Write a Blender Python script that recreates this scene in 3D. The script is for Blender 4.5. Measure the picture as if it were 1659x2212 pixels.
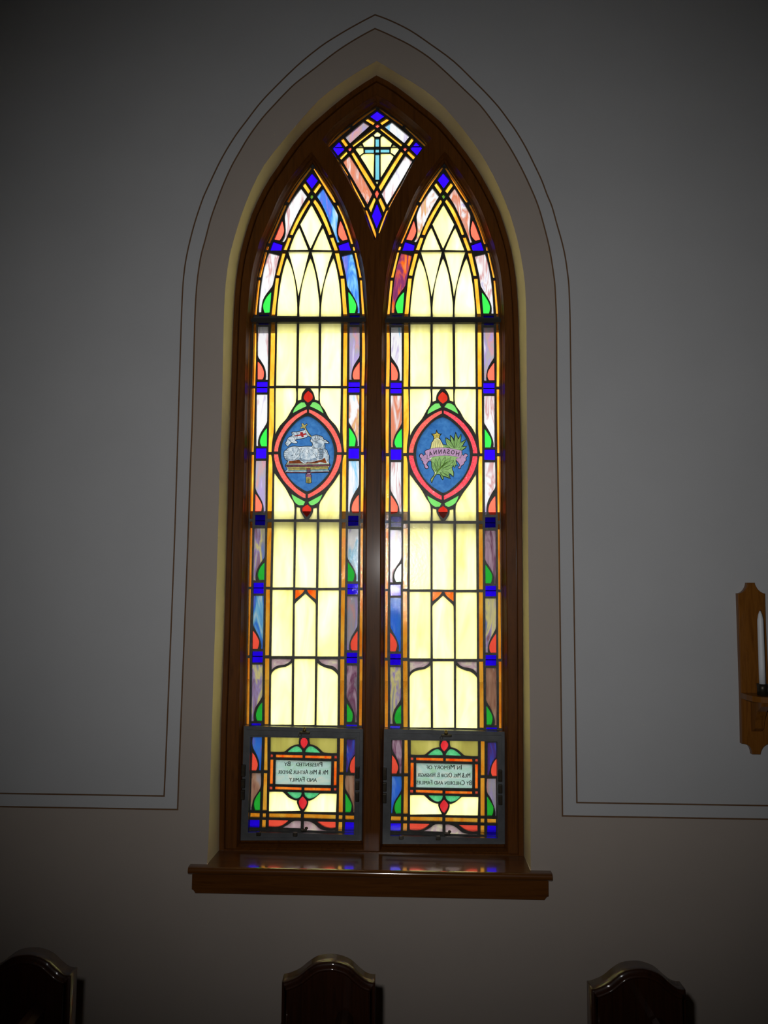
import bpy, bmesh, math, random
from mathutils import Vector, Matrix
from mathutils.geometry import tessellate_polygon

for o in list(bpy.data.objects):
    bpy.data.objects.remove(o, do_unlink=True)
scene = bpy.context.scene
COL = scene.collection

# ------------------------------------------------------------------ camera
cam_data = bpy.data.cameras.new('camera')
cam_data.sensor_fit = 'VERTICAL'
cam_data.sensor_height = 36.0
cam_data.lens = 36.0 * 1700.0 / 2212.0
cam_data.clip_start = 0.02
cam_data.clip_end = 300
cam = bpy.data.objects.new('camera', cam_data)
COL.objects.link(cam)
tilt, yaw, roll = math.radians(4.8), math.radians(1.8), 0.0072
fwd = Vector((-math.sin(yaw) * math.cos(tilt), math.cos(yaw) * math.cos(tilt), math.sin(tilt)))
r0 = fwd.cross(Vector((0, 0, 1))).normalized()
u0 = r0.cross(fwd)
rt = r0 * math.cos(roll) + u0 * math.sin(roll)
up = -r0 * math.sin(roll) + u0 * math.cos(roll)
CAM = Vector((0.085, -2.72, 1.75))
cam.matrix_world = Matrix(((rt.x, up.x, -fwd.x, CAM.x), (rt.y, up.y, -fwd.y, CAM.y), (rt.z, up.z, -fwd.z, CAM.z), (0, 0, 0, 1)))
scene.camera = cam

# ------------------------------------------------------------------ sky, flash, exposure
SKY = 4.2
world = bpy.data.worlds.new('sky')
scene.world = world
world.use_nodes = True
wb = world.node_tree.nodes['Background']
wb.inputs['Color'].default_value = (0.97, 0.985, 1.0, 1)
wb.inputs['Strength'].default_value = SKY

flash = bpy.data.lights.new('camera_flash', 'SPOT')          # the photographer's flash, just above the lens
flash.energy = 87
flash.color = (1.0, 0.97, 0.945)
flash.shadow_soft_size = 0.022
flash.spot_size = math.radians(92)
flash.spot_blend = 1.0
fo = bpy.data.objects.new('camera_flash', flash)
COL.objects.link(fo)
fo.matrix_world = cam.matrix_world @ Matrix.Rotation(math.radians(-4), 4, 'Y')
fo.location = CAM + up * 0.11 - rt * 0.085 + fwd * 0.02

vs = scene.view_settings
vs.view_transform = 'Standard'
vs.look = 'None'
vs.exposure = 0.0
vs.gamma = 1.0
vs.use_curve_mapping = False


# ------------------------------------------------------------------ materials
def new_mat(name):
    m = bpy.data.materials.new(name)
    m.use_nodes = True
    nt = m.node_tree
    nt.nodes.clear()
    out = nt.nodes.new('ShaderNodeOutputMaterial')
    return m, nt, out


def nd(nt, kind, **kw):
    n = nt.nodes.new(kind)
    for k, v in kw.items():
        setattr(n, k, v)
    return n


def ramp(nt, fac, stops):
    r = nd(nt, 'ShaderNodeValToRGB')
    el = r.color_ramp.elements
    while len(el) < len(stops):
        el.new(0.5)
    for e, (p, c) in zip(el, stops):
        e.position = p
        e.color = (c[0], c[1], c[2], 1)
    nt.links.new(fac, r.inputs[0])
    return r.outputs[0]


def coords(nt, scale, rnd=True, space='Object'):
    tc = nd(nt, 'ShaderNodeTexCoord')
    mp = nd(nt, 'ShaderNodeMapping')
    mp.inputs['Scale'].default_value = scale
    nt.links.new(tc.outputs[space], mp.inputs['Vector'])
    if not rnd:
        return mp.outputs[0]
    oi = nd(nt, 'ShaderNodeObjectInfo')
    mu = nd(nt, 'ShaderNodeMath', operation='MULTIPLY')
    mu.inputs[1].default_value = 57.0
    nt.links.new(oi.outputs['Random'], mu.inputs[0])
    ad = nd(nt, 'ShaderNodeVectorMath', operation='ADD')
    nt.links.new(mp.outputs[0], ad.inputs[0])
    nt.links.new(mu.outputs[0], ad.inputs[1])
    return ad.outputs[0]


def noise(nt, vec, scale=1.0, detail=3.0, rough=0.55, dist=0.0):
    n = nd(nt, 'ShaderNodeTexNoise')
    n.inputs['Scale'].default_value = scale
    n.inputs['Detail'].default_value = detail
    n.inputs['Roughness'].default_value = rough
    n.inputs['Distortion'].default_value = dist
    nt.links.new(vec, n.inputs['Vector'])
    return n.outputs['Fac']


def glass_out(nt, out, col, clear, bump=0.25, bscale=420.0, shiny=0.035, rough=0.035):
    """light shining through coloured glass: clear share seen through, the rest scattered, plus a surface reflection"""
    tr = nd(nt, 'ShaderNodeBsdfTransparent')
    tl = nd(nt, 'ShaderNodeBsdfTranslucent')
    mx = nd(nt, 'ShaderNodeMixShader')
    mx.inputs[0].default_value = clear
    nt.links.new(col, tr.inputs['Color'])
    nt.links.new(col, tl.inputs['Color'])
    nt.links.new(tl.outputs[0], mx.inputs[1])
    nt.links.new(tr.outputs[0], mx.inputs[2])
    gl = nd(nt, 'ShaderNodeBsdfGlossy')
    gl.inputs['Roughness'].default_value = rough
    gl.inputs['Color'].default_value = (1, 1, 1, 1)
    b = nd(nt, 'ShaderNodeBump')
    b.inputs['Strength'].default_value = bump
    b.inputs['Distance'].default_value = 0.002
    nt.links.new(noise(nt, coords(nt, (1, 1, 1)), bscale, 1.5), b.inputs['Height'])
    nt.links.new(b.outputs[0], gl.inputs['Normal'])
    m2 = nd(nt, 'ShaderNodeMixShader')
    m2.inputs[0].default_value = shiny
    nt.links.new(mx.outputs[0], m2.inputs[1])
    nt.links.new(gl.outputs[0], m2.inputs[2])
    nt.links.new(m2.outputs[0], out.inputs['Surface'])


def cathedral(name, c1, c2=None, clear=0.9, bump=0.3, scale=(18, 18, 6)):
    m, nt, out = new_mat(name)
    c2 = c2 or c1
    c1, c2 = tuple(c * 0.72 for c in c1), tuple(c * 0.72 for c in c2)
    f = noise(nt, coords(nt, scale), 1.6, 3.0, 0.6, 0.6)
    glass_out(nt, out, ramp(nt, f, [(0.32, c1), (0.68, c2)]), clear, bump * 0.3)
    return m


def streaky(name, stops, clear=0.55, scale=(24, 24, 4.6), bump=0.11):
    m, nt, out = new_mat(name)
    f = noise(nt, coords(nt, scale), 1.25, 3.0, 0.55, 0.9)
    glass_out(nt, out, ramp(nt, f, stops), clear, bump)
    return m


def opal(name, stops, scale=(9, 9, 2.6)):
    m, nt, out = new_mat(name)
    f = noise(nt, coords(nt, scale), 1.3, 3.0, 0.55, 0.8)
    glass_out(nt, out, ramp(nt, f, stops), 0.10, 0.12, 90.0, 0.02, 0.2)
    return m


def solid(name, col, rough=0.5, metal=0.0, var=0.0, vscale=6.0, bump=0.0, bscale=120.0, coat=0.0):
    m, nt, out = new_mat(name)
    p = nd(nt, 'ShaderNodeBsdfPrincipled')
    p.inputs['Roughness'].default_value = rough
    p.inputs['Metallic'].default_value = metal
    p.inputs['Coat Weight'].default_value = coat
    vec = coords(nt, (1, 1, 1), False)
    f = noise(nt, vec, vscale, 4.0)
    a = tuple(max(0, c * (1 - var)) for c in col)
    b = tuple(min(1, c * (1 + var)) for c in col)
    nt.links.new(ramp(nt, f, [(0.3, a), (0.7, b)]), p.inputs['Base Color'])
    if bump:
        bn = nd(nt, 'ShaderNodeBump')
        bn.inputs['Strength'].default_value = bump
        bn.inputs['Distance'].default_value = 0.002
        nt.links.new(noise(nt, vec, bscale, 3.0), bn.inputs['Height'])
        nt.links.new(bn.outputs[0], p.inputs['Normal'])
    nt.links.new(p.outputs[0], out.inputs['Surface'])
    return m


def wood(name, dark, light, scale, rough=0.42, coat=0.11, coat_rough=0.15, coat_ior=1.5):
    m, nt, out = new_mat(name)
    p = nd(nt, 'ShaderNodeBsdfPrincipled')
    p.inputs['Roughness'].default_value = rough
    p.inputs['Specular IOR Level'].default_value = 0.15
    p.inputs['Coat Weight'].default_value = coat
    p.inputs['Coat Roughness'].default_value = coat_rough
    p.inputs['Coat IOR'].default_value = coat_ior
    vec = coords(nt, scale, False)
    f = noise(nt, vec, 1.0, 5.0, 0.6, 0.7)
    nt.links.new(ramp(nt, f, [(0.3, dark), (0.52, light), (0.72, dark)]), p.inputs['Base Color'])
    bn = nd(nt, 'ShaderNodeBump')
    bn.inputs['Strength'].default_value = 0.06
    bn.inputs['Distance'].default_value = 0.001
    nt.links.new(f, bn.inputs['Height'])
    nt.links.new(bn.outputs[0], p.inputs['Normal'])
    nt.links.new(p.outputs[0], out.inputs['Surface'])
    return m


def paint(name, col):
    """vitreous paint: a flat tint fired on the glass"""
    m, nt, out = new_mat(name)
    t = nd(nt, 'ShaderNodeBsdfTransparent')
    f = noise(nt, coords(nt, (160, 160, 160)), 1.0, 2.0)
    nt.links.new(ramp(nt, f, [(0.3, tuple(c * 0.82 for c in col)), (0.7, col)]), t.inputs['Color'])
    nt.links.new(t.outputs[0], out.inputs['Surface'])
    return m


G = {
    'amberO': cathedral('amber_glass', (0.60, 0.13, 0.005), (0.68, 0.30, 0.03), 0.92, 0.5),
    'amberI': cathedral('honey_glass', (0.62, 0.19, 0.008), (0.68, 0.36, 0.04), 0.9, 0.45),
    'blue': cathedral('cobalt_glass', (0.012, 0.001, 0.62), (0.016, 0.002, 0.85), 0.95, 0.35),
    'olive': cathedral('olive_glass', (0.06, 0.14, 0.012)),
    'red': cathedral('flame_red_glass', (0.82, 0.072, 0.042), (0.88, 0.095, 0.055), 0.95, 0.2),
    'ruby': cathedral('ruby_glass', (0.25, 0.010, 0.006), (0.32, 0.022, 0.010), 0.9, 0.5),
    'crimson': cathedral('crimson_glass', (0.78, 0.018, 0.03), (0.85, 0.05, 0.06), 0.9, 0.5),
    'green': cathedral('emerald_glass', (0.018, 0.36, 0.030), (0.024, 0.42, 0.045), 0.95, 0.2),
    'leaf': cathedral('pale_green_glass', (0.085, 0.30, 0.062), (0.10, 0.34, 0.075), 0.8, 0.2),
    'mint': cathedral('mint_glass', (0.05, 0.46, 0.16), (0.14, 0.62, 0.28), 0.6, 0.6, (60, 60, 60)),
    'coral': cathedral('coral_glass', (0.60, 0.055, 0.032), (0.66, 0.09, 0.05)),
    'orange': cathedral('orange_glass', (0.95, 0.07, 0.004), (1.0, 0.30, 0.03), 0.75, 0.4, (26, 26, 10)),
    'ring': cathedral('coral_rippled_glass', (0.36, 0.035, 0.030), (0.44, 0.10, 0.075), 0.8, 0.7, (150, 150, 150)),
    'ringR': cathedral('rose_rippled_glass', (0.36, 0.008, 0.020), (0.50, 0.075, 0.085), 0.8, 0.7, (150, 150, 150)),
    'aqua': cathedral('aqua_glass', (0.075, 0.26, 0.32), (0.10, 0.30, 0.34), 0.8, 0.2),
    'yellow': opal('opal_yellow_glass', [(0.22, (0.62, 0.50, 0.13)), (0.36, (0.80, 0.72, 0.23)), (0.50, (0.92, 0.85, 0.31)), (0.64, (0.98, 0.92, 0.40)), (0.80, (1, 0.98, 0.60))]),
    'plaque': opal('opal_plaque_glass', [(0.3, (0.15, 0.25, 0.17)), (0.5, (0.19, 0.27, 0.245)), (0.7, (0.26, 0.28, 0.23))], (14, 14, 30)),
    'lilac': opal('opal_lilac_glass', [(0.3, (0.19, 0.115, 0.12)), (0.5, (0.25, 0.18, 0.19)), (0.72, (0.34, 0.32, 0.20))], (22, 22, 30)),
    'medal': opal('etched_blue_glass', [(0.3, (0.012, 0.055, 0.16)), (0.7, (0.024, 0.088, 0.21))], (40, 40, 40)),
    'wool': opal('painted_white_glass', [(0.30, (0.12, 0.16, 0.20)), (0.5, (0.20, 0.235, 0.26)), (0.66, (0.30, 0.32, 0.33))], (70, 70, 60)),
    'pale': opal('painted_pale_glass', [(0.3, (0.30, 0.30, 0.27)), (0.7, (0.38, 0.38, 0.35))], (90, 90, 60)),
}
G['olivey'] = opal('olive_opal_glass', [(0.3, (0.17, 0.145, 0.03)), (0.5, (0.22, 0.20, 0.042)), (0.7, (0.29, 0.26, 0.07))])
G['salmon'] = G['red']
W1, LI, PK, BL, AQ, BR, YL, PU, OR, GY = (0.33, 0.325, 0.325), (0.17, 0.13, 0.25), (0.25, 0.13, 0.13), (0.02, 0.09, 0.32), (0.09, 0.23, 0.33), (0.12, 0.05, 0.033), (0.34, 0.30, 0.11), (0.05, 0.01, 0.042), (0.32, 0.05, 0.004), (0.16, 0.15, 0.17)
S = {
    'white': streaky('streaky_white_glass', [(0.24, LI), (0.36, W1), (0.52, W1), (0.60, PK), (0.68, W1), (0.78, LI)]),
    'warm': streaky('streaky_white_brown_glass', [(0.28, AQ), (0.38, W1), (0.48, W1), (0.56, (0.27, 0.13, 0.07)), (0.68, YL), (0.8, W1)]),
    'lilac': streaky('streaky_lilac_glass', [(0.28, W1), (0.42, LI), (0.52, GY), (0.62, PK), (0.75, LI)]),
    'blue': streaky('streaky_blue_glass', [(0.3, W1), (0.42, AQ), (0.52, BL), (0.62, (0.05, 0.07, 0.28)), (0.76, LI)]),
    'aqua': streaky('streaky_aqua_glass', [(0.3, LI), (0.42, W1), (0.55, W1), (0.66, AQ), (0.8, YL)]),
    'flame': streaky('streaky_purple_orange_glass', [(0.3, PU), (0.46, (0.10, 0.015, 0.05)), (0.54, OR), (0.66, (0.34, 0.11, 0.03)), (0.8, OR)]),
    'mixed': streaky('streaky_brown_blue_glass', [(0.28, BL), (0.40, GY), (0.50, YL), (0.58, LI), (0.68, BR), (0.8, AQ)]),
    'mauve': streaky('streaky_mauve_glass', [(0.3, (0.14, 0.075, 0.12)), (0.45, (0.22, 0.15, 0.19)), (0.58, (0.09, 0.03, 0.06)), (0.72, GY)]),
    'indigo': streaky('streaky_indigo_glass', [(0.3, (0.015, 0.015, 0.13)), (0.5, (0.04, 0.018, 0.10)), (0.62, (0.02, 0.035, 0.25)), (0.78, LI)]),
    'umber': streaky('streaky_brown_glass', [(0.3, GY), (0.45, (0.20, 0.115, 0.075)), (0.6, BR), (0.75, (0.24, 0.19, 0.155))]),
    'azure': streaky('streaky_azure_glass', [(0.3, (0.08, 0.17, 0.40)), (0.5, (0.015, 0.07, 0.36)), (0.65, BL), (0.8, (0.09, 0.06, 0.27))]),
    'rust': streaky('streaky_rust_glass', [(0.3, W1), (0.45, (0.28, 0.085, 0.04)), (0.56, (0.26, 0.12, 0.09)), (0.66, W1), (0.75, LI)]),
}
STREAK_LEFT = ['white', 'blue', 'white', 'blue', 'white', 'lilac', 'white', 'warm', 'lilac', 'aqua', 'mixed', 'aqua', 'blue', 'lilac', 'mixed', 'mauve']
STREAK_RIGHT = ['warm', 'rust', 'flame', 'white', 'aqua', 'lilac', 'rust', 'white', 'white', 'white', 'lilac', 'mauve', 'azure', 'mixed', 'mixed', 'umber']
STREAK_HOPPER = (['azure', 'indigo', 'umber', 'umber'], ['mauve', 'indigo', 'azure', 'lilac'])
STREAK_KITE = ['lilac', 'aqua', 'rust', 'white']

M_CLEAR, _nt, _o = new_mat('glass_body')
_t = nd(_nt, 'ShaderNodeBsdfTransparent')
_nt.links.new(_t.outputs[0], _o.inputs['Surface'])
M_LEAD = solid('lead_came', (0.055, 0.055, 0.05), 0.45, 0.5, 0.3, 60, 0.3, 300)
M_IRON = solid('iron_bar', (0.02, 0.02, 0.02), 0.5, 0.4, 0.2)
M_ALU = solid('grey_sash_metal', (0.085, 0.092, 0.10), 0.45, 0.25, 0.2, 25, 0.1, 200)
M_STORM, _nt, _o = new_mat('lightened_storm_rail')
_d, _t, _m = nd(_nt, 'ShaderNodeBsdfDiffuse'), nd(_nt, 'ShaderNodeBsdfTranslucent'), nd(_nt, 'ShaderNodeMixShader')
_d.inputs['Color'].default_value = (0.5, 0.5, 0.5, 1)
_t.inputs['Color'].default_value = (0.75, 0.75, 0.75, 1)
_m.inputs[0].default_value = 0.32  # translucent share added to lighten the rails, standing in for bounced light
_nt.links.new(_d.outputs[0], _m.inputs[1])
_nt.links.new(_t.outputs[0], _m.inputs[2])
_nt.links.new(_m.outputs[0], _o.inputs['Surface'])
M_HARD = solid('bronze_hardware', (0.05, 0.042, 0.03), 0.4, 0.7, 0.3, 60)
M_BRASS = solid('aged_brass', (0.22, 0.16, 0.05), 0.35, 0.8, 0.3, 60)
M_OAK = wood('oak_upright', (0.062, 0.0185, 0.0022), (0.108, 0.035, 0.0045), (55, 55, 3.5))
M_OAKH = wood('oak_level', (0.075, 0.023, 0.003), (0.12, 0.040, 0.005), (3.5, 40, 55), 0.4, 1.0, 0.11, 1.85)
M_PEW = wood('pew_walnut', (0.012, 0.0028, 0.0006), (0.026, 0.0065, 0.0012), (60, 60, 4), 0.5, 0.5, 0.06)
M_SCON = wood('sconce_oak', (0.135, 0.046, 0.006), (0.22, 0.082, 0.011), (60, 60, 5), 0.4, 0.4)
M_GREY = solid('wall_grey_paint', (0.475, 0.49, 0.51), 0.85, 0, 0.03, 3, 0.05, 260)
M_BEIGE = solid('wall_beige_paint', (0.39, 0.342, 0.305), 0.85, 0, 0.03, 3, 0.05, 260)
M_REVEAL = solid('reveal_cream_paint', (0.66, 0.56, 0.38), 0.75, 0, 0.04, 8, 0.05, 200)
M_LINE = solid('line_brown_paint', (0.14, 0.075, 0.035), 0.8, 0, 0.15, 30)
M_CREAM = solid('room_cream_paint', (0.45, 0.42, 0.37), 0.9, 0, 0.03, 2)
M_FLOOR = wood('floor_boards', (0.06, 0.03, 0.012), (0.11, 0.055, 0.02), (12, 1.5, 12))
M_GROUND = solid('pale_paving', (0.30, 0.30, 0.27), 0.9, 0, 0.15, 0.8)
M_SIDING = solid('pale_siding', (0.52, 0.52, 0.50), 0.9, 0, 0.08, 1.5)
M_WAX = solid('white_wax', (0.72, 0.75, 0.79), 0.45, 0, 0.03)
M_WICK = solid('wick', (0.12, 0.04, 0.02), 0.8)
M_INK = solid('black_enamel', (0.012, 0.014, 0.014), 0.7)
P = {k: paint('paint_' + k, c) for k, c in {
    'brown': (0.40, 0.09, 0.03), 'cream': (0.75, 0.72, 0.42), 'plum': (0.30, 0.10, 0.14), 'gold': (0.85, 0.62, 0.18), 'slate': (0.45, 0.62, 0.62),
    'rose': (0.62, 0.25, 0.36), 'redx': (0.75, 0.05, 0.05), 'ray': (0.92, 0.86, 0.40), 'stargold': (0.85, 0.66, 0.14), 'mauve': (0.62, 0.38, 0.66),
    'twig': (0.42, 0.52, 0.20), 'palm': (0.86, 0.93, 0.80), 'frond': (0.36, 0.60, 0.24), 'fleece': (0.16, 0.20, 0.25), 'shade': (0.55, 0.62, 0.70), 'glow': (0.9, 0.9, 0.9)}.items()}


# ------------------------------------------------------------------ helpers
def tag(o, label=None, category=None, group=None, kind=None):
    for k, v in (('label', label), ('category', category), ('group', group), ('kind', kind)):
        if v:
            o[k] = v
    return o


def empty(name, loc=(0, 0, 0), rz=0.0):
    o = bpy.data.objects.new(name, None)
    o.empty_display_size = 0.05
    o.location = loc
    o.rotation_euler = (0, 0, rz)
    COL.objects.link(o)
    return o


def link(name, me, parent=None, loc=(0, 0, 0)):
    o = bpy.data.objects.new(name, me)
    o.location = loc
    COL.objects.link(o)
    if parent:
        o.parent = parent
    return o


def from_bm(name, bm, mats, parent=None, loc=(0, 0, 0), smooth=False):
    me = bpy.data.meshes.new(name)
    bmesh.ops.recalc_face_normals(bm, faces=bm.faces)
    if smooth:
        for f in bm.faces:
            f.smooth = True
    bm.to_mesh(me)
    bm.free()
    for m in (mats if isinstance(mats, (list, tuple)) else [mats]):
        me.materials.append(m)
    return link(name, me, parent, loc)


def dec(l, dx=0.0, dz=0.0):
    return [(l[i] * 1e-4 + dx, l[i + 1] * 1e-4 + dz) for i in range(0, len(l), 2)]


def smooth_poly(pts, n=3, ang=38.0, closed=True, minlen=0.006):
    """round the gentle bends of an outline and keep its corners"""
    N = len(pts)
    V = [Vector(p) for p in pts]
    out = []

    def corner(i):
        if not closed and i in (0, N - 1):
            return True
        a, b = V[i] - V[i - 1], V[(i + 1) % N] - V[i]
        return a.length < 1e-9 or b.length < 1e-9 or math.degrees(a.angle(b)) > ang
    cor = [corner(i) for i in range(N)]

    def tan(a, b, c):
        t = (b - a) * (b - a).length + (c - b) * (c - b).length
        return t.normalized()
    for i in range(N):
        j = (i + 1) % N
        out.append(tuple(V[i]))
        if not closed and i == N - 1:
            break
        p1, p2 = V[i], V[j]
        L = (p2 - p1).length
        if (cor[i] and cor[j]) or L < minlen:
            continue
        ch = (p2 - p1) / L
        m1 = ch if cor[i] else tan(V[i - 1], p1, p2)
        m2 = ch if cor[j] else tan(p1, p2, V[(j + 1) % N])
        if cor[i]:
            m1 = 2 * ch - m2
        if cor[j]:
            m2 = 2 * ch - m1
        for k in range(1, n):
            t = k / n
            q = (2 * t ** 3 - 3 * t * t + 1) * p1 + (t ** 3 - 2 * t * t + t) * L * m1 + (-2 * t ** 3 + 3 * t * t) * p2 + (t ** 3 - t * t) * L * m2
            out.append(tuple(q))
    return out


def area(p):
    return 0.5 * sum(p[i - 1][0] * p[i][1] - p[i][0] * p[i - 1][1] for i in range(len(p)))


def offset(poly, d, closed=True, zfac=1.0):
    """move an outline outward (d > 0) or inward (d < 0)"""
    s = 1.0 if area(poly) > 0 else -1.0
    n = len(poly)
    out = []
    for i in range(n):
        p = Vector(poly[i])
        a = p - Vector(poly[i - 1]) if (closed or i > 0) else None
        b = Vector(poly[(i + 1) % n]) - p if (closed or i < n - 1) else None
        ns = []
        for e in (a, b):
            if e is not None and e.length > 1e-9:
                ns.append(Vector((e.y, -e.x)).normalized() * s)
        m = sum(ns, Vector((0, 0)))
        m = m.normalized() if m.length > 1e-6 else ns[0]
        c = max(0.35, m.dot(ns[0]))
        out.append(tuple(p + m * (d / c)))
    return out


def plate(name, outer, holes, y0, y1, mat, parent=None):
    """a flat sheet of outline `outer` pierced by `holes`, front at y0, back at y1"""
    loops = [outer] + holes
    tris = tessellate_polygon([[Vector((x, z, 0)) for x, z in l] for l in loops])
    flat = [p for l in loops for p in l]
    bm = bmesh.new()
    f = [bm.verts.new((x, y0, z)) for x, z in flat]
    b = [bm.verts.new((x, y1, z)) for x, z in flat]
    for t in tris:
        try:
            bm.faces.new([f[i] for i in t])
            bm.faces.new([b[i] for i in reversed(t)])
        except ValueError:
            pass
    k = 0
    for l in loops:
        n = len(l)
        for i in range(n):
            j = (i + 1) % n
            bm.faces.new((f[k + i], f[k + j], b[k + j], b[k + i]))
        k += n
    return from_bm(name, bm, mat, parent)


def prism(name, poly, y0, y1, mat, parent=None, bevel=0.0, loc=(0, 0, 0), seg=3):
    """an outline in the wall plane made solid, its front edge (y0) rounded"""
    bm = bmesh.new()
    f = [bm.verts.new((x, y0, z)) for x, z in poly]
    b = [bm.verts.new((x, y1, z)) for x, z in poly]
    bm.faces.new(f)
    bm.faces.new(list(reversed(b)))
    n = len(poly)
    for i in range(n):
        bm.faces.new((f[i], f[(i + 1) % n], b[(i + 1) % n], b[i]))
    bmesh.ops.recalc_face_normals(bm, faces=bm.faces)
    if bevel:
        fs = set(f)
        ed = [e for e in bm.edges if e.verts[0] in fs and e.verts[1] in fs]
        bmesh.ops.bevel(bm, geom=ed, offset=bevel, segments=seg, profile=0.5, affect='EDGES', clamp_overlap=True)
    return from_bm(name, bm, mat, parent, loc)


def box_bm(bm, x0, x1, y0, y1, z0, z1):
    v = [bm.verts.new(c) for c in ((x0, y0, z0), (x1, y0, z0), (x1, y1, z0), (x0, y1, z0), (x0, y0, z1), (x1, y0, z1), (x1, y1, z1), (x0, y1, z1))]
    for q in ((0, 3, 2, 1), (4, 5, 6, 7), (0, 1, 5, 4), (1, 2, 6, 5), (2, 3, 7, 6), (3, 0, 4, 7)):
        bm.faces.new([v[i] for i in q])


def box(name, x0, x1, y0, y1, z0, z1, mat, parent=None, bevel=0.0):
    bm = bmesh.new()
    box_bm(bm, x0, x1, y0, y1, z0, z1)
    if bevel:
        bmesh.ops.bevel(bm, geom=bm.edges[:], offset=bevel, segments=2, profile=0.5, affect='EDGES')
    return from_bm(name, bm, mat, parent)


def profile_x(name, prof, x0, x1, mat, parent=None):
    """a (y, z) section run along x"""
    bm = bmesh.new()
    a = [bm.verts.new((x0, y, z)) for y, z in prof]
    b = [bm.verts.new((x1, y, z)) for y, z in prof]
    bm.faces.new(a)
    bm.faces.new(list(reversed(b)))
    n = len(prof)
    for i in range(n):
        bm.faces.new((a[i], a[(i + 1) % n], b[(i + 1) % n], b[i]))
    return from_bm(name, bm, mat, parent)


def loft(name, rings, mat, parent=None, closed=True, smooth=False):
    """rings: list of (outline, y); skins them in order"""
    bm = bmesh.new()
    vr = [[bm.verts.new((x, y, z)) for x, z in l] for l, y in rings]
    n = len(rings[0][0])
    for r in range(len(vr) - 1):
        for i in range(n if closed else n - 1):
            j = (i + 1) % n
            bm.faces.new((vr[r][i], vr[r][j], vr[r + 1][j], vr[r + 1][i]))
    return from_bm(name, bm, mat, parent, smooth=smooth)


def lathe(name, prof, mat, parent=None, loc=(0, 0, 0), seg=24):
    bm = bmesh.new()
    rs = [[bm.verts.new((r * math.cos(2 * math.pi * i / seg), r * math.sin(2 * math.pi * i / seg), z)) for i in range(seg)] for r, z in prof]
    for a, b in zip(rs, rs[1:]):
        for i in range(seg):
            bm.faces.new((a[i], a[(i + 1) % seg], b[(i + 1) % seg], b[i]))
    bm.faces.new(rs[0])
    bm.faces.new(rs[-1])
    return from_bm(name, bm, mat, parent, loc, smooth=True)


def pane(name, poly, y0, y1, mat, parent, holes=None):
    """one piece of glass: coloured face towards the room, clear body behind"""
    cx = sum(p[0] for p in poly) / len(poly)
    cz = sum(p[1] for p in poly) / len(poly)
    loops = [poly] + (holes or [])
    flat = [(x - cx, z - cz) for l in loops for x, z in l]
    bm = bmesh.new()
    f = [bm.verts.new((x, y0, z)) for x, z in flat]
    b = [bm.verts.new((x, y1, z)) for x, z in flat]
    tris = tessellate_polygon([[Vector((x, z, 0)) for x, z in l] for l in loops])
    for t in tris:
        try:
            bm.faces.new([f[i] for i in t]).material_index = 0
            bm.faces.new([b[i] for i in reversed(t)]).material_index = 1
        except ValueError:
            pass
    k = 0
    for l in loops:
        n = len(l)
        for i in range(n):
            j = (i + 1) % n
            bm.faces.new((f[k + i], f[k + j], b[k + j], b[k + i])).material_index = 1
        k += n
    return from_bm(name, bm, [mat, M_CLEAR], parent, (cx, 0, cz))


def flat_shape(name, polys, y, mat, parent, inset=None):
    bm = bmesh.new()
    for p in polys:
        try:
            bm.faces.new([bm.verts.new((x, y, z)) for x, z in p])
        except ValueError:
            pass
    for f in bm.faces:
        f.normal_update()
        if f.normal.y > 0:
            f.normal_flip()
    me = bpy.data.meshes.new(name)
    bm.to_mesh(me)
    bm.free()
    me.materials.append(mat)
    return link(name, me, parent)


def stroke(pts, w):
    """an open or closed brush line as a thin outline"""
    V = [Vector(p) for p in pts]
    L, R_ = [], []
    for i, p in enumerate(V):
        d = (V[min(i + 1, len(V) - 1)] - V[max(i - 1, 0)])
        if d.length < 1e-9:
            continue
        n = Vector((-d.y, d.x)).normalized() * w * 0.5
        L.append(p + n)
        R_.append(p - n)
    return [((tuple(L[i])), tuple(L[i + 1]), tuple(R_[i + 1]), tuple(R_[i])) for i in range(len(L) - 1)]


def writing(name, body, cx, cz, width, height, y, parent, mirrored=True, rot=0.0, small_caps=True):
    cu = bpy.data.curves.new(name, 'FONT')
    cu.body = body
    cu.align_x = 'CENTER'
    cu.small_caps_scale = 0.78
    cu.resolution_u = 4
    if small_caps:
        for i, ch in enumerate(body):
            if ch.islower():
                cu.body_format[i].use_small_caps = True
    tmp = bpy.data.objects.new(name, cu)
    COL.objects.link(tmp)
    dg = bpy.context.evaluated_depsgraph_get()
    me = bpy.data.meshes.new_from_object(tmp.evaluated_get(dg))
    bpy.data.objects.remove(tmp, do_unlink=True)
    xs = [v.co.x for v in me.vertices]
    ys = [v.co.y for v in me.vertices]
    w, h = max(xs) - min(xs), max(ys) - min(ys)
    mx, my = (max(xs) + min(xs)) / 2, (max(ys) + min(ys)) / 2
    s = -1.0 if mirrored else 1.0
    for v in me.vertices:
        a, b = s * (v.co.x - mx) * width / w, (v.co.y - my) * height / h
        v.co = (cx + a * math.cos(rot) - b * math.sin(rot), y, cz + a * math.sin(rot) + b * math.cos(rot))
    # a second pass of the brush, a hair to the side, thickens the strokes
    vs_ = [tuple(v.co) for v in me.vertices]
    fs_ = [tuple(p.vertices) for p in me.polygons]
    n, d = len(vs_), 0.0007
    bold = bpy.data.meshes.new(name)
    bold.from_pydata(vs_ + [(x + d, yy + 0.00005, z) for x, yy, z in vs_], [], fs_ + [tuple(i + n for i in f) for f in fs_])
    bpy.data.meshes.remove(me)
    bold.materials.append(M_INK)
    return link(name, bold, parent)


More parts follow.
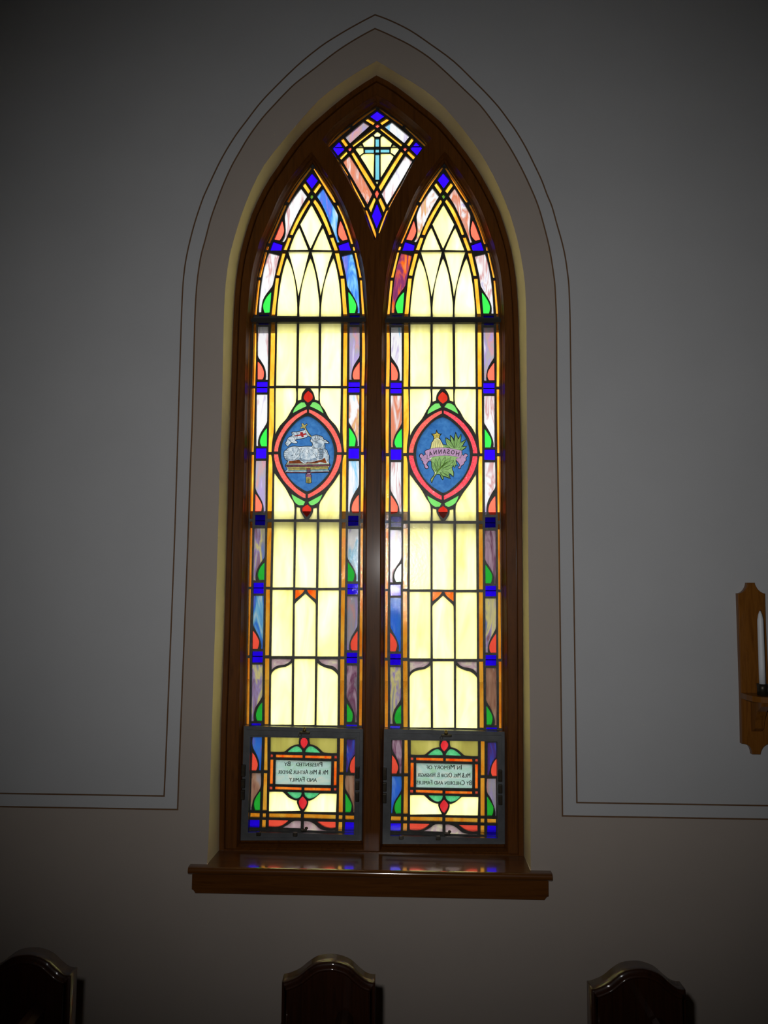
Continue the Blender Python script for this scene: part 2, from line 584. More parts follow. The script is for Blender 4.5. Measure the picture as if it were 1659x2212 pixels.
# ------------------------------------------------------------------ outlines in the wall plane: x, z pairs in tenths of a millimetre
LANCET = {
    'amberO': [[-5082,27478,-4995,27478,-4878,28867,-4959,28868],[-4945,28960,-4854,28960,-4635,29977,-4707,29978],[-4685,30034,-4604,30034,-4556,30200,-4640,30210],[-4593,30310,-4528,30300,-4240,31009,-3898,31834,-3969,31855,-4305,31026],[-3900,31945,-3824,31927,-3455,32580,-3025,33201,-2977,33285,-2985,33353,-3042,33269,-3521,32632],[-2880,33321,-2787,33206,-2283,32452,-2007,31913,-2081,31913,-2412,32444,-2829,33165,-2882,33261],[-1990,31829,-1925,31828,-1610,31140,-1326,30256,-1400,30257,-1677,31107],[-1341,30173,-1286,30173,-1246,29997,-1310,29997],[-1274,29941,-1213,29940,-991,28931,-1065,28931],[-1048,28849,-978,28849,-862,27421,-948,27422],[-5102,27174,-4999,27174,-4976,26047,-4987,24733,-5105,24733,-5094,26047],[-962,27129,-873,27129,-831,26039,-851,24731,-952,24731,-942,26040],[-5113,24646,-4994,24646,-4992,23461,-4997,22198,-5092,22198,-5110,23461],[-951,24635,-850,24635,-848,23465,-859,22207,-937,22207,-943,23465],[-5080,22088,-4979,22089,-4969,20867,-4984,19669,-5085,19669,-5086,20866],[-946,22098,-836,22098,-837,20882,-851,19683,-938,19682,-940,20881],[-5083,19568,-4982,19569,-4976,18667,-4974,17143,-5078,17142,-5079,18666],[-934,19548,-843,19549,-841,18691,-842,17149,-926,17149,-935,18691],[-5077,17052,-4987,17053,-4987,15848,-4993,14630,-5073,14629,-5067,15847],[-933,17042,-830,17043,-829,15885,-839,14631,-935,14630,-937,15884],[-5071,14525,-4974,14526,-4955,13326,-4954,12126,-5060,12133,-5070,13325],[-924,14530,-816,14531,-818,13374,-825,12138,-926,12146,-922,13373]],
    'amberI': [[-3223,32723,-2996,32385,-3076,32274,-3309,32613],[-2660,32718,-2571,32606,-2806,32272,-2892,32384],[-3056,32056,-2996,31948,-3306,31403,-3666,30621,-3780,30648,-3562,31188,-3310,31655],[-3827,30555,-3706,30538,-3876,30029,-4012,30040],[-4033,29980,-3907,29973,-4139,29023,-4268,29046],[-4283,28947,-4153,28947,-4286,27433,-4431,27433],[-2829,32070,-2481,31514,-2153,30644,-2243,30611,-2576,31381,-2893,31953],[-2219,30528,-2097,30550,-1903,30011,-2032,30002],[-2031,29962,-1880,29961,-1685,29010,-1804,29011],[-1787,28918,-1652,28924,-1523,27423,-1667,27414],[-4437,27172,-4276,27172,-4261,26046,-4274,24723,-4444,24723,-4437,26046],[-1655,27147,-1511,27147,-1509,26041,-1507,24722,-1653,24722,-1658,26041],[-4442,24646,-4267,24646,-4244,23141,-4305,22502,-4315,22199,-4442,22199,-4435,23141],[-1642,24635,-1506,24635,-1499,23145,-1497,22196,-1573,22196,-1618,22539,-1647,23144],[-4424,22099,-4329,22100,-4275,21725,-4264,20869,-4267,19673,-4424,19672,-4432,20869],[-1591,22096,-1496,22097,-1495,20879,-1491,19680,-1638,19679,-1640,20879,-1640,21763],[-4422,19553,-4258,19553,-4260,18983,-4265,17148,-4428,17147,-4429,18670],[-1631,19560,-1490,19561,-1486,18687,-1487,17148,-1627,17147,-1636,18687],[-4431,17047,-4276,17049,-4263,15855,-4265,14637,-4415,14636,-4424,15853],[-1631,17037,-1487,17038,-1490,15879,-1492,14624,-1629,14623,-1634,15878],[-4413,14519,-4253,14521,-4236,13335,-4232,12144,-4382,12142,-4399,13333],[-1634,14522,-1484,14524,-1477,13366,-1473,12154,-1622,12153,-1626,13365]],
    'blue': [[-2958,33106,-2716,32800,-2942,32475,-3182,32814],[-4407,30375,-4048,30250,-4092,30017,-4520,30020],[-1893,30226,-1520,30357,-1407,30001,-1832,30004],[-4899,27490,-4506,27489,-4515,27440,-4898,27441],[-1434,27466,-1041,27464,-1050,27379,-1433,27381],[-4909,27167,-4523,27166,-4522,27100,-4908,27102],[-1416,27147,-1049,27146,-1048,27087,-1415,27088],[-4926,24888,-4520,24888,-4525,24475,-4933,24475],[-1439,24876,-1026,24876,-1029,24474,-1444,24474],[-4905,22341,-4515,22342,-4523,21954,-4906,21953],[-1411,22342,-1027,22343,-1023,21953,-1416,21961],[-4884,19820,-4499,19813,-4504,19430,-4885,19434],[-1399,19805,-1014,19807,-1011,19432,-1401,19421],[-4893,17289,-4512,17292,-4510,16899,-4894,16896],[-1396,17278,-1008,17281,-1004,16896,-1398,16893],[-4883,14773,-4492,14777,-4497,14373,-4884,14369],[-1398,14760,-1009,14764,-1018,14388,-1403,14384],[-4866,12173,-4510,12172,-4508,12116,-4865,12111],[-1385,12171,-996,12170,-995,12114,-1384,12109]],
    'olive': [[-2952,32263,-2870,32162,-2943,32048,-3019,32163]],
    'streak': [[-3372,32496,-3123,32157,-3439,31589,-3751,30888,-3906,30489,-4001,30349,-4082,30357,-3972,30556,-3938,30789,-3956,31090,-3972,31425,-3800,31860],[-2517,32488,-2245,32015,-1980,31544,-1919,31376,-1942,31076,-1964,30776,-1919,30509,-1842,30326,-1932,30316,-2066,30710,-2267,31212,-2500,31749,-2750,32171],[-4560,29934,-4153,29825,-4272,29262,-4390,28667,-4484,28502,-4672,28239,-4780,27976,-4814,27582,-4910,27582,-4882,28240,-4757,29231],[-1758,29784,-1364,29881,-1213,29279,-1109,28553,-1051,27536,-1131,27537,-1134,27831,-1233,28094,-1428,28423,-1533,28621,-1596,29049],[-4922,27016,-4530,27015,-4517,26046,-4512,24959,-4601,24959,-4590,25202,-4650,25461,-4782,25689,-4915,25917],[-1436,27000,-1047,26999,-1036,25894,-1145,25684,-1270,25457,-1331,25199,-1328,24957,-1417,24957],[-4925,24400,-4517,24400,-4503,23381,-4588,23173,-4742,22917,-4826,22661,-4827,22421,-4900,22421],[-1417,24387,-1028,24387,-1035,23145,-1034,22429,-1081,22429,-1090,22667,-1197,22954,-1358,23240,-1422,23368],[-4904,21866,-4521,21867,-4517,21185,-4498,19907,-4580,19907,-4592,20174,-4691,20426,-4822,20646,-4906,20867],[-1406,21865,-1022,21866,-1013,20960,-1142,20723,-1280,20440,-1340,20188,-1337,19906,-1406,19906],[-4905,19315,-4502,19317,-4491,18295,-4612,18077,-4748,17827,-4815,17609,-4811,17386,-4905,17385,-4906,18355],[-1409,19311,-1009,19313,-1009,18380,-1021,17373,-1077,17373,-1086,17635,-1207,17913,-1365,18160,-1414,18330],[-4885,16811,-4501,16814,-4494,15852,-4500,14865,-4574,14864,-4575,15092,-4664,15344,-4821,15627,-4883,15801],[-1405,16816,-1014,16819,-1010,15789,-1103,15567,-1229,15345,-1306,15092,-1309,14856,-1399,14855],[-4880,14294,-4495,14298,-4482,13191,-4574,12987,-4728,12735,-4786,12454,-4772,12252,-4862,12251],[-1392,14299,-1011,14294,-1005,13060,-1006,12253,-1085,12252,-1088,12500,-1218,12840,-1363,13087,-1390,13180]],
    'salmon': [[-4082,31218,-4011,30923,-4002,30756,-4070,30557,-4164,30417,-4376,30459,-4267,30725],[-1830,31202,-1714,30941,-1540,30440,-1724,30392,-1871,30575,-1906,30775,-1891,30942],[-4917,25683,-4763,25494,-4668,25267,-4674,25073,-4720,24975,-4902,24976],[-1034,25658,-1027,24973,-1233,24973,-1289,25134,-1253,25328,-1159,25489],[-4900,20614,-4770,20441,-4656,20237,-4638,20111,-4666,19953,-4895,19905],[-1016,20598,-1003,19901,-1228,19900,-1276,20063,-1232,20283,-1124,20472]],
    'green': [[-4443,28420,-4459,28074,-4492,27574,-4684,27565,-4753,27779,-4747,27943,-4639,28190],[-1492,28390,-1362,28226,-1232,27995,-1182,27799,-1234,27543,-1435,27544,-1471,27964],[-4508,23134,-4494,22412,-4700,22412,-4767,22565,-4754,22725,-4663,22933],[-1404,23138,-1292,22985,-1179,22794,-1152,22635,-1191,22419,-1396,22419],[-4496,18062,-4495,17410,-4676,17399,-4743,17579,-4715,17750,-4624,17921],[-1395,18073,-1269,17897,-1149,17697,-1156,17511,-1201,17372,-1394,17371],[-4477,12932,-4470,12265,-4655,12263,-4705,12393,-4708,12518,-4633,12737],[-1377,12938,-1249,12747,-1158,12561,-1165,12375,-1212,12266,-1370,12264]],
    'yellow': [[-2949,31826,-2539,31040,-2962,30084,-3372,31053],[-3412,30926,-3051,30031,-3775,30029,-3600,30554],[-2495,30913,-2148,30012,-2890,30030,-2678,30547],[-3816,29972,-3008,29968,-3145,29388,-3400,28201,-3506,28828,-3662,29457],[-2921,29957,-2112,29952,-2306,29317,-2555,28198,-2620,28725,-2757,29353],[-3867,29740,-3659,29258,-3519,28630,-3443,27905,-3435,27430,-4206,27432,-4170,28073,-4057,28963],[-2963,29718,-2753,29055,-2629,28231,-2592,27902,-2595,27411,-3345,27413,-3348,27971,-3233,28826],[-2070,29713,-1884,28952,-1777,28063,-1753,27408,-2521,27410,-2512,27902,-2426,28625,-2241,29284],[-4195,27155,-3441,27153,-3433,24732,-4188,24733],[-3351,27153,-2605,27150,-2580,24722,-3344,24732],[-2509,27150,-1751,27148,-1738,24722,-2494,24722],[-4203,24646,-3438,24645,-3429,24104,-3583,23815,-3768,23478,-4017,23190,-4185,22869],[-3358,24636,-3040,24635,-3180,24458,-3222,24297,-3221,24201,-3350,24153],[-2897,24635,-2579,24635,-2572,24153,-2709,24201,-2717,24297,-2774,24474],[-2500,24645,-1731,24635,-1742,22889,-1894,23192,-2151,23479,-2320,23784,-2508,24088],[-4196,21408,-3979,21107,-3759,20814,-3590,20509,-3427,20217,-3427,19661,-4178,19657],[-1731,21415,-1732,19669,-2471,19666,-2479,20221,-2332,20498,-2178,20751,-1962,21035],[-3338,20132,-3199,20086,-3187,19960,-3090,19788,-3017,19679,-3340,19661],[-2709,20072,-2571,20104,-2565,19665,-2878,19664,-2798,19774,-2725,19915],[-4177,19563,-3426,19567,-3413,17139,-4177,17127],[-3338,19567,-2570,19562,-2566,17130,-3335,17134],[-2476,19562,-1734,19566,-1726,17137,-2479,17125],[-4179,17040,-3416,17045,-3407,14621,-4175,14613],[-2953,16909,-2774,16741,-2611,16593,-2565,16504,-2550,14623,-3320,14615,-3342,16498,-3279,16600,-3121,16748],[-2482,17030,-1718,17036,-1715,14622,-2480,14614],[-3409,14378,-3401,13344,-3390,12145,-4152,12136,-4168,13915,-4069,14089,-3879,14185,-3655,14225,-3529,14283],[-3325,14521,-2558,14529,-2546,12147,-3307,12131],[-2470,14388,-2332,14280,-2123,14197,-1964,14161,-1803,14050,-1712,13910,-1710,12136,-2476,12135]],
    'leaf': [[-3238,24104,-3111,24104,-3020,23944,-3297,23809,-3542,23671,-3458,23911],[-2809,24104,-2666,24098,-2506,23976,-2375,23671,-2631,23822,-2912,23950],[-3544,20610,-3274,20457,-3014,20322,-3081,20196,-3238,20186,-3429,20336],[-2371,20615,-2645,20459,-2901,20323,-2862,20229,-2767,20188,-2611,20246,-2471,20372]],
    'ruby': [[-2975,24548,-2830,24426,-2790,24297,-2826,24185,-2968,24079,-3097,24185,-3146,24281,-3100,24426],[-2947,20228,-2797,20103,-2786,19993,-2841,19868,-2949,19751,-3060,19867,-3125,19992,-3111,20118]],
    'ring': [[-3006,23837,-3263,23725,-3555,23526,-3820,23253,-4035,22906,-4176,22559,-4231,22213,-4067,22214,-4028,22485,-3887,22832,-3671,23154,-3406,23440,-3162,23614,-2997,23708],[-2932,23837,-2673,23726,-2375,23527,-2102,23255,-1877,22909,-1726,22539,-1673,22194,-1839,22194,-1884,22489,-2023,22835,-2247,23156,-2521,23428,-2769,23614,-2930,23701],[-4230,22120,-4065,22120,-4003,21820,-3862,21476,-3636,21133,-3362,20840,-3116,20670,-3005,20609,-3003,20451,-3260,20572,-3557,20815,-3856,21132,-4083,21524,-4200,21868],[-1855,22101,-1677,22101,-1705,21826,-1835,21457,-2074,21065,-2338,20795,-2627,20599,-2922,20451,-2925,20610,-2630,20782,-2389,20990,-2149,21285,-1971,21629,-1889,21874]],
    'medal': [[-2965,23577,-2668,23428,-2395,23180,-2170,22884,-2019,22563,-1954,22218,-1974,21874,-2080,21530,-2271,21236,-2535,20966,-2776,20781,-2958,20707,-3142,20804,-3414,20987,-3663,21256,-3840,21574,-3931,21894,-3961,22214,-3906,22560,-3765,22881,-3549,23179,-3258,23452]],
    'red': [[-4890,15548,-4751,15375,-4648,15170,-4645,15028,-4693,14863,-4885,14861],[-1008,15552,-1007,14849,-1207,14847,-1257,14966,-1249,15155,-1133,15377]],
    'orange': [[-3335,17040,-2991,17042,-3107,16882,-3339,16705],[-2901,17043,-2563,17039,-2567,16695,-2736,16828,-2828,16916]],
    'lilac': [[-4166,14512,-3437,14510,-3499,14409,-3657,14313,-3880,14279,-4039,14215,-4158,14103],[-2440,14514,-1723,14515,-1718,14108,-1869,14253,-2061,14298,-2253,14343,-2366,14421]],
}
HOPPER = {
    'streak': [[-4783,11707,-4437,11712,-4437,11136,-4454,10533,-4522,10532,-4537,10848,-4637,11105,-4776,11376],[-1352,11666,-1053,11670,-1048,11183,-1163,11010,-1249,10808,-1310,10516,-1363,10515],[-4785,10434,-4452,10433,-4443,9990,-4550,9760,-4692,9530,-4760,9245,-4763,9137,-4807,9136],[-1376,10401,-1060,10406,-1055,9587,-1056,9105,-1085,9105,-1102,9331,-1237,9698,-1386,9951]],
    'red': [[-4786,11174,-4665,11018,-4578,10804,-4575,10675,-4625,10525,-4796,10523],[-1032,11112,-1032,10492,-1187,10489,-1232,10637,-1205,10838,-1134,10981],[-4140,8795,-3417,8790,-3561,8668,-3735,8581,-3939,8563,-4136,8574],[-2393,8772,-1722,8769,-1720,8572,-1894,8549,-2070,8580,-2216,8648]],
    'crimson': [[-2908,11761,-2788,11633,-2766,11533,-2814,11431,-2907,11330,-3005,11429,-3037,11558,-2994,11659],[-2918,9643,-2784,9503,-2768,9404,-2825,9275,-2911,9175,-3015,9272,-3061,9414,-3033,9513]],
    'amberI': [[-4340,11765,-4237,11766,-4212,10543,-4345,10541],[-1597,11755,-1459,11757,-1465,10514,-1597,10512],[-4349,10435,-4219,10437,-4214,9134,-4367,9132],[-1611,10418,-1464,10420,-1469,9104,-1615,9102],[-4805,9031,-4462,9028,-4467,8886,-4811,8889],[-4359,9024,-4241,9026,-4239,8890,-4362,8888],[-4124,9028,-2973,9032,-2979,8890,-4130,8891],[-2865,9025,-1719,9010,-1723,8868,-2868,8884],[-1608,9006,-1477,9005,-1484,8866,-1613,8870],[-1375,9001,-1060,8998,-1062,8865,-1373,8865],[-4375,8797,-4237,8793,-4246,8538,-4378,8542],[-1611,8763,-1483,8765,-1485,8454,-1622,8461]],
    'olivey': [[-4118,11768,-3055,11782,-3088,11586,-3074,11477,-3315,11425,-3490,11307,-3635,11205,-4113,11204],[-2716,11778,-1700,11762,-1699,11183,-2163,11196,-2312,11309,-2461,11422,-2668,11482,-2705,11591]],
    'mint': [[-3503,11192,-3343,11329,-3197,11403,-3093,11390,-2995,11305,-2958,11200],[-2858,11201,-2806,11317,-2711,11410,-2578,11397,-2429,11302,-2295,11180],[-3498,9785,-2958,9779,-2992,9656,-3078,9578,-3195,9568,-3314,9629],[-2868,9780,-2320,9772,-2450,9642,-2610,9574,-2721,9572,-2828,9659]],
    'orange': [[-3920,11100,-2947,11091,-2948,10993,-3918,11005],[-2853,11086,-1903,11079,-1902,10979,-2857,10992],[-4117,10919,-4008,10921,-4012,10062,-4121,10061],[-1801,10895,-1704,10896,-1709,10046,-1805,10044],[-3922,9970,-2967,9956,-2971,9856,-3926,9878],[-2864,9951,-1906,9943,-1911,9852,-2872,9852]],
    'coral': [[-4111,11106,-4023,11099,-4024,11007,-4112,11006],[-1795,11081,-1707,11088,-1705,10988,-1793,10987],[-4128,9967,-4025,9962,-4023,9868,-4126,9867],[-1795,9950,-1707,9952,-1712,9861,-1800,9859]],
    'plaque': [[-3916,10914,-1901,10893,-1908,10051,-3918,10055]],
    'green': [[-4457,9805,-4458,9130,-4640,9127,-4688,9303,-4662,9474,-4577,9632],[-1384,9780,-1280,9626,-1161,9415,-1159,9245,-1201,9109,-1376,9106]],
    'yellow': [[-4133,9787,-3669,9794,-3565,9724,-3416,9593,-3230,9513,-3112,9501,-3120,9413,-3049,9243,-2983,9131,-4131,9098],[-2261,9753,-1690,9753,-1712,9109,-2872,9104,-2774,9248,-2718,9391,-2726,9498,-2632,9508,-2487,9582,-2365,9686]],
    'blue': [[-4823,8789,-4462,8790,-4466,8526,-4827,8534],[-1372,8767,-1061,8760,-1063,8414,-1397,8416]],
    'lilac': [[-3400,8665,-3299,8743,-3182,8788,-2969,8786,-2973,8523,-3646,8534],[-2867,8782,-2641,8763,-2465,8672,-2258,8515,-2010,8462,-1742,8473,-1741,8439,-2862,8462]],
}
KITE = {
    'amberO': [[-482,35723,-468,35686,-738,35478,-1386,34985,-1413,35022,-1063,35331],[-1481,34952,-1467,34909,-1870,34554,-2300,34145,-2314,34182,-1925,34617],[-386,35673,-332,35673,105,35346,568,35000,541,34952,133,35246],[617,34929,663,34928,1111,34499,1463,34156,1422,34114,1057,34471],[-1858,33527,-1536,33018,-1568,32990,-1885,33499],[-1494,32933,-1191,32355,-867,31724,-920,31705,-1255,32328],[-874,31621,-812,31621,-647,31207,-466,30734,-464,30485,-595,30818],[854,33248,718,32969,686,32997,819,33268],[648,32899,398,32342,61,31689,15,31726,313,32287],[21,31620,-58,31370,-315,30678,-361,30678,-243,31093,-46,31606]],
    'amberI': [[-818,35314,-512,35126,-598,35022,-912,35224],[-71,35305,38,35219,-246,35018,-349,35124],[-1756,34515,-1554,34216,-1654,34146,-1855,34432],[-1633,33985,-1572,33891,-1819,33631,-1888,33725],[900,34495,990,34401,802,34141,701,34221],[775,33986,1054,33724,966,33612,716,33882],[-534,32126,-471,32014,-650,31514,-737,31695],[-291,32119,-92,31690,-166,31510,-371,32013],[-557,34891,-510,34828,-1350,34143,-1405,34229],[-285,34910,550,34222,491,34144,-331,34840],[-1361,33960,-935,33279,-483,32531,-549,32372,-974,33055,-1442,33890],[492,33963,595,33878,146,33128,-280,32362,-367,32530,64,33270]],
    'blue': [[-454,35609,-140,35386,-442,35168,-737,35384],[-1923,34376,-1696,34048,-1948,33802,-2164,34104],[1071,34335,1315,34079,1108,33780,848,34050],[-424,31869,-232,31357,-422,30873,-616,31374]],
    'coral': [[-431,35077,-321,34982,-435,34898,-538,34984],[-1485,34145,-1404,34087,-1484,33967,-1579,34047],[648,34123,735,34051,649,33945,554,34053],[-428,32427,-346,32264,-426,32069,-513,32266]],
    'streak': [[-974,35160,-720,35000,-1487,34286,-1680,34543],[133,35138,819,34544,612,34278,-164,34952],[-1509,33792,-1041,33027,-607,32239,-787,31835,-1253,32664,-1750,33554],[668,33776,926,33542,445,32649,-34,31810,-244,32250,201,33016]],
    'yellow': [[-433,34756,-283,34641,-345,34548,-519,34550,-573,34630],[-622,34588,-548,34517,-550,34135,-943,34139,-1004,34295],[-215,34584,144,34283,86,34128,-299,34132,-301,34514],[-1066,34225,-984,34131,-1173,34133],[207,34220,315,34123,126,34119],[-1214,34105,-970,34103,-963,33899,-1102,33793,-1273,34044],[99,34092,351,34095,416,34026,250,33788,92,33903],[-1075,33745,-914,33865,-548,33861,-567,32882,-773,33249],[-296,33859,87,33855,210,33746,-44,33299,-284,32894],[-485,32741,-369,32740,-422,32623]],
    'aqua': [[-499,34488,-364,34486,-361,34133,-496,34134],[-902,34062,-563,34059,-562,33901,-900,33904],[-496,34058,-360,34057,-359,33907,-494,33909],[-298,34062,37,34058,38,33903,-297,33907],[-499,33852,-353,33851,-345,32810,-491,32812]],
}
LANCET_EDGE = [-5092,12022,-5100,17065,-5113,19600,-5110,22136,-5139,24691,-5138,27139,-5103,27447,-4987,28867,-4732,29994,-4622,30327,-4331,31027,-3995,31855,-3550,32632,-2923,33460,-2266,32469,-1906,31838,-1602,31157,-1298,30258,-1186,29940,-961,28881,-839,27406,-812,26047,-830,24743,-831,22146,-833,19621,-822,17132,-803,14594,-804,12077]
KITE_EDGE = [-470,35767,-1071,35362,-1938,34651,-2347,34139,-1898,33516,-1274,32326,-897,31610,-614,30805,-457,30400,-296,30665,45,31612,417,32334,876,33256,1497,34136,1129,34533,146,35381]
REVEAL_EDGE = [-5884,7871,-5847,8870,-5836,11933,-5815,15056,-5791,18240,-5780,21488,-5756,23136,-5771,26481,-5744,27839,-5647,28783,-5529,29403,-5363,30025,-5138,30772,-4797,31665,-4407,32424,-3988,32999,-3490,33629,-2980,34252,-2465,34841,-1759,35418,-900,35989,-385,36292,428,35760,1406,35117,2038,34527,2466,34018,2966,33355,3416,32669,3788,31986,4144,31180,4377,30575,4572,29915,4744,29176,4839,28623,4931,27829,4964,26450,4954,23144,4960,21516,4963,18308,4967,15162,4973,12078,4963,9052,4961,7857]
FRAME_EDGE = [-5800,7700,-5811,8432,-5841,11651,-5804,14934,-5792,18281,-5788,21694,-5769,23426,-5744,26943,-5693,28369,-5589,29361,-5436,30122,-5221,30928,-5020,31497,-4608,32390,-4169,33077,-3676,33848,-3099,34552,-2520,35092,-1888,35654,-1202,36181,-458,36667,324,36198,1304,35389,1966,34807,2549,34093,3074,33372,3546,32600,3906,31888,4204,31229,4450,30426,4612,29822,4733,29112,4821,28339,4884,26911,4920,23434,4948,21722,4955,18348,4953,15040,4945,11795,4932,8613,4934,7811]
LINE_INNER = [-6930,9643,-6910,11919,-6841,18234,-6821,21485,-6801,23135,-6811,26485,-6778,27843,-6669,28893,-6506,29618,-6323,30407,-6065,31205,-5890,31701,-5627,32331,-5382,32803,-5015,33461,-4545,34145,-4094,34674,-3693,35122,-3321,35494,-2634,36050,-1879,36661,-1189,37126,-463,37538,132,37253,826,36876,1518,36393,2071,35876,2478,35467,2919,35019,3371,34537,3796,33950,4169,33369,4539,32736,4907,32002,5263,31171,5447,30650,5601,30072,5751,29434,5844,28923,5927,28311,5980,27786,6018,26446,5993,23145,6005,21519,6020,18315,6028,12092,6028,9624]
LINE_OUTER = [-7406,10094,-7378,11912,-7310,18231,-7299,21484,-7299,23135,-7296,26486,-7277,27846,-7226,28586,-7142,29164,-7016,29787,-6889,30306,-6723,30871,-6582,31287,-6123,32362,-5819,32965,-5476,33545,-5104,34072,-4707,34628,-4282,35130,-3332,36114,-2476,36852,-1785,37320,-1127,37713,-467,38071,129,37823,825,37445,1519,36939,2411,36234,3223,35387,3597,34984,4023,34476,4396,33943,4669,33520,4989,32941,5283,32311,5547,31710,5730,31184,5904,30729,6073,30068,6224,29492,6336,28961,6408,28432,6468,27784,6492,26445,6491,23145,6493,21520,6499,18318,6509,12098,6510,10053]
HOPPER_OUTER = [-5013,12050,-820,12006,-837,8246,-5040,8174]
HOPPER_INNER = [-4823,11764,-1028,11756,-1035,8403,-4836,8421]
LAMB_SHAPE = [-3735,21870,-3809,21943,-3848,22066,-3839,22214,-3766,22276,-3701,22350,-3584,22400,-3462,22425,-3241,22401,-3045,22418,-2800,22414,-2777,22488,-2802,22549,-2864,22599,-2841,22685,-2810,22740,-2867,22772,-2929,22801,-3026,22747,-3197,22697,-3344,22684,-3441,22647,-3342,22585,-3354,22536,-3464,22523,-3562,22548,-3635,22474,-3702,22397,-3794,22486,-3808,22548,-3760,22597,-3725,22708,-3652,22770,-3567,22808,-3543,22869,-3581,22919,-3533,22956,-3349,22969,-3153,23019,-3060,23056,-3130,23105,-3215,23080,-3241,23142,-3175,23167,-3206,23266,-3145,23303,-3095,23217,-3010,23279,-2960,23242,-3033,23167,-3019,23081,-2931,22932,-2806,22789,-2733,22829,-2635,22846,-2512,22822,-2402,22772,-2339,22674,-2265,22649,-2166,22575,-2141,22533,-2239,22526,-2325,22538,-2299,22439,-2310,22316,-2223,22267,-2185,22144,-2135,22046,-2144,21812,-2106,21726,-2094,21690,-2154,21604,-2178,21567,-2115,21481,-2115,21432,-2786,21410,-2834,21369,-2796,21307,-2808,21258,-2792,21038,-2877,21013,-3000,21037,-3003,21258,-3016,21331,-2956,21380,-2969,21400,-3763,21407,-3789,21464,-3704,21550,-3742,21611,-3792,21660,-3757,21734,-3685,21857]
LAMB_TINTS = [('brown',[-3661,21857,-3453,21875,-3282,21908,-3195,21834,-3072,21768,-2968,21810,-2840,21810,-2548,21885,-2402,21922,-2318,21996,-2224,21787,-2302,21780,-2474,21811,-2644,21769,-3133,21763,-3573,21757,-3676,21757]),('cream',[-3740,21742,-3692,21830,-3671,21752,-3133,21753,-2217,21775,-2137,21788,-2111,21731,-3756,21710]),('plum',[-3780,21668,-3756,21705,-2111,21726,-2096,21687,-2154,21662,-3718,21634]),('gold',[-3713,21624,-2159,21658,-2182,21564,-2824,21533,-2995,21528,-3662,21511]),('slate',[-3752,21461,-3662,21501,-2995,21518,-2824,21523,-2173,21554,-2123,21486,-2835,21454,-2981,21449]),('plum',[-3759,21447,-2981,21439,-2835,21445,-2120,21476,-2120,21437,-2834,21410,-2981,21405,-3758,21410]),('rose',[-2979,21601,-2842,21602,-2839,21400,-2971,21395]),('rose',[-3009,21343,-2961,21380,-2844,21376,-2801,21312,-2813,21263,-2998,21263]),('gold',[-2998,21248,-2808,21249,-2797,21043,-2877,21018,-2995,21042]),('redx',[-3449,22832,-3244,22870,-3255,22944,-3152,22967,-3131,22887,-3034,22927,-3015,22853,-3121,22833,-3105,22771,-3186,22759,-3219,22820,-3434,22788]),('gold',[-3056,23081,-3019,23076,-2931,22932,-2823,22796,-2850,22772,-2955,22907]),('gold',[-3140,23289,-3095,23204,-3022,23266,-2975,23239,-3045,23162,-3031,23093,-3070,23071,-3130,23113,-3203,23090,-3229,23135,-3165,23160,-3191,23259]),('shade',[-3799,22066,-3724,21968,-3552,21907,-3331,21920,-3235,22043,-3136,21945,-2891,21909,-2672,21995,-2610,21922,-2890,21859,-3135,21859,-3429,21883,-3685,21862,-3760,21906]),('shade',[-2542,22316,-2396,22353,-2311,22439,-2315,22316,-2331,22119,-2402,21922,-2544,21910,-2527,22119]),('shade',[-2754,22611,-2657,22636,-2533,22562,-2410,22488,-2457,22377,-2579,22353,-2532,22488,-2656,22550])]
LAMB_STROKES = [[-3388,22383,-3276,22302,-3242,22166,-3272,22043,-3356,21944,-3453,21895],[-3235,21994,-3184,21896,-3110,21847,-3036,21822,-3084,21773,-3170,21797],[-2800,22414,-2738,22352,-2652,22335,-2579,22353,-2566,22291,-2557,22168,-2579,22020,-2597,21909],[-2597,21909,-2743,21860,-2914,21847,-2958,21822,-2914,21798,-2694,21823,-2560,21873],[-2772,22167,-2673,22094,-2610,21971],[-2554,22316,-2457,22340,-2348,22427,-2312,22513],[-2777,22488,-2747,22438,-2714,22384,-2653,22352],[-2692,22562,-2644,22587,-2595,22567,-2636,22532,-2680,22547],[-2755,22636,-2682,22656,-2583,22641,-2486,22686,-2387,22637,-2339,22661],[-2375,22612,-2265,22612,-2166,22551],[-2792,22685,-2754,22611,-2773,22525,-2790,22500],[-3766,22276,-3667,22215],[-3838,22190,-3715,22153],[-3844,22103,-3726,22079],[-3833,22029,-3712,22005],[-3810,21956,-3694,21944],[-3772,21894,-3679,21889],[-2554,22266,-2407,22291],[-2548,22192,-2394,22205],[-2546,22106,-2393,22119],[-2550,22032,-2404,22040],[-2554,21959,-2427,21966],[-2408,22316,-2381,22168,-2402,21947],[-2297,22292,-2259,22193,-2197,22095,-2183,21947,-2218,21824],[-3545,22944,-3469,22832,-3505,22758],[-3397,22956,-3347,22857,-3369,22697],[-3567,22795,-3467,22734,-3441,22647],[-3725,22696,-3638,22634,-3562,22548],[-3796,22548,-3709,22523],[-3055,23011,-3004,22883,-2929,22801],[-3756,21705,-2111,21726],[-3718,21629,-2159,21660],[-3662,21506,-2995,21523],[-2824,21528,-2177,21559],[-3668,21575,-3008,21577],[-2825,21589,-2166,21616],[-2979,21601,-2971,21395],[-2842,21602,-2839,21400],[-2992,21321,-2809,21327],[-2998,21258,-2808,21258],[-2942,21233,-2946,21037],[-2905,21234,-2897,21025],[-2861,21234,-2848,21026],[-2684,22809,-2658,22747,-2707,22698],[-2598,22821,-2573,22747,-2621,22686],[-2512,22809,-2487,22735,-2535,22686],[-2438,22780,-2418,22698]]
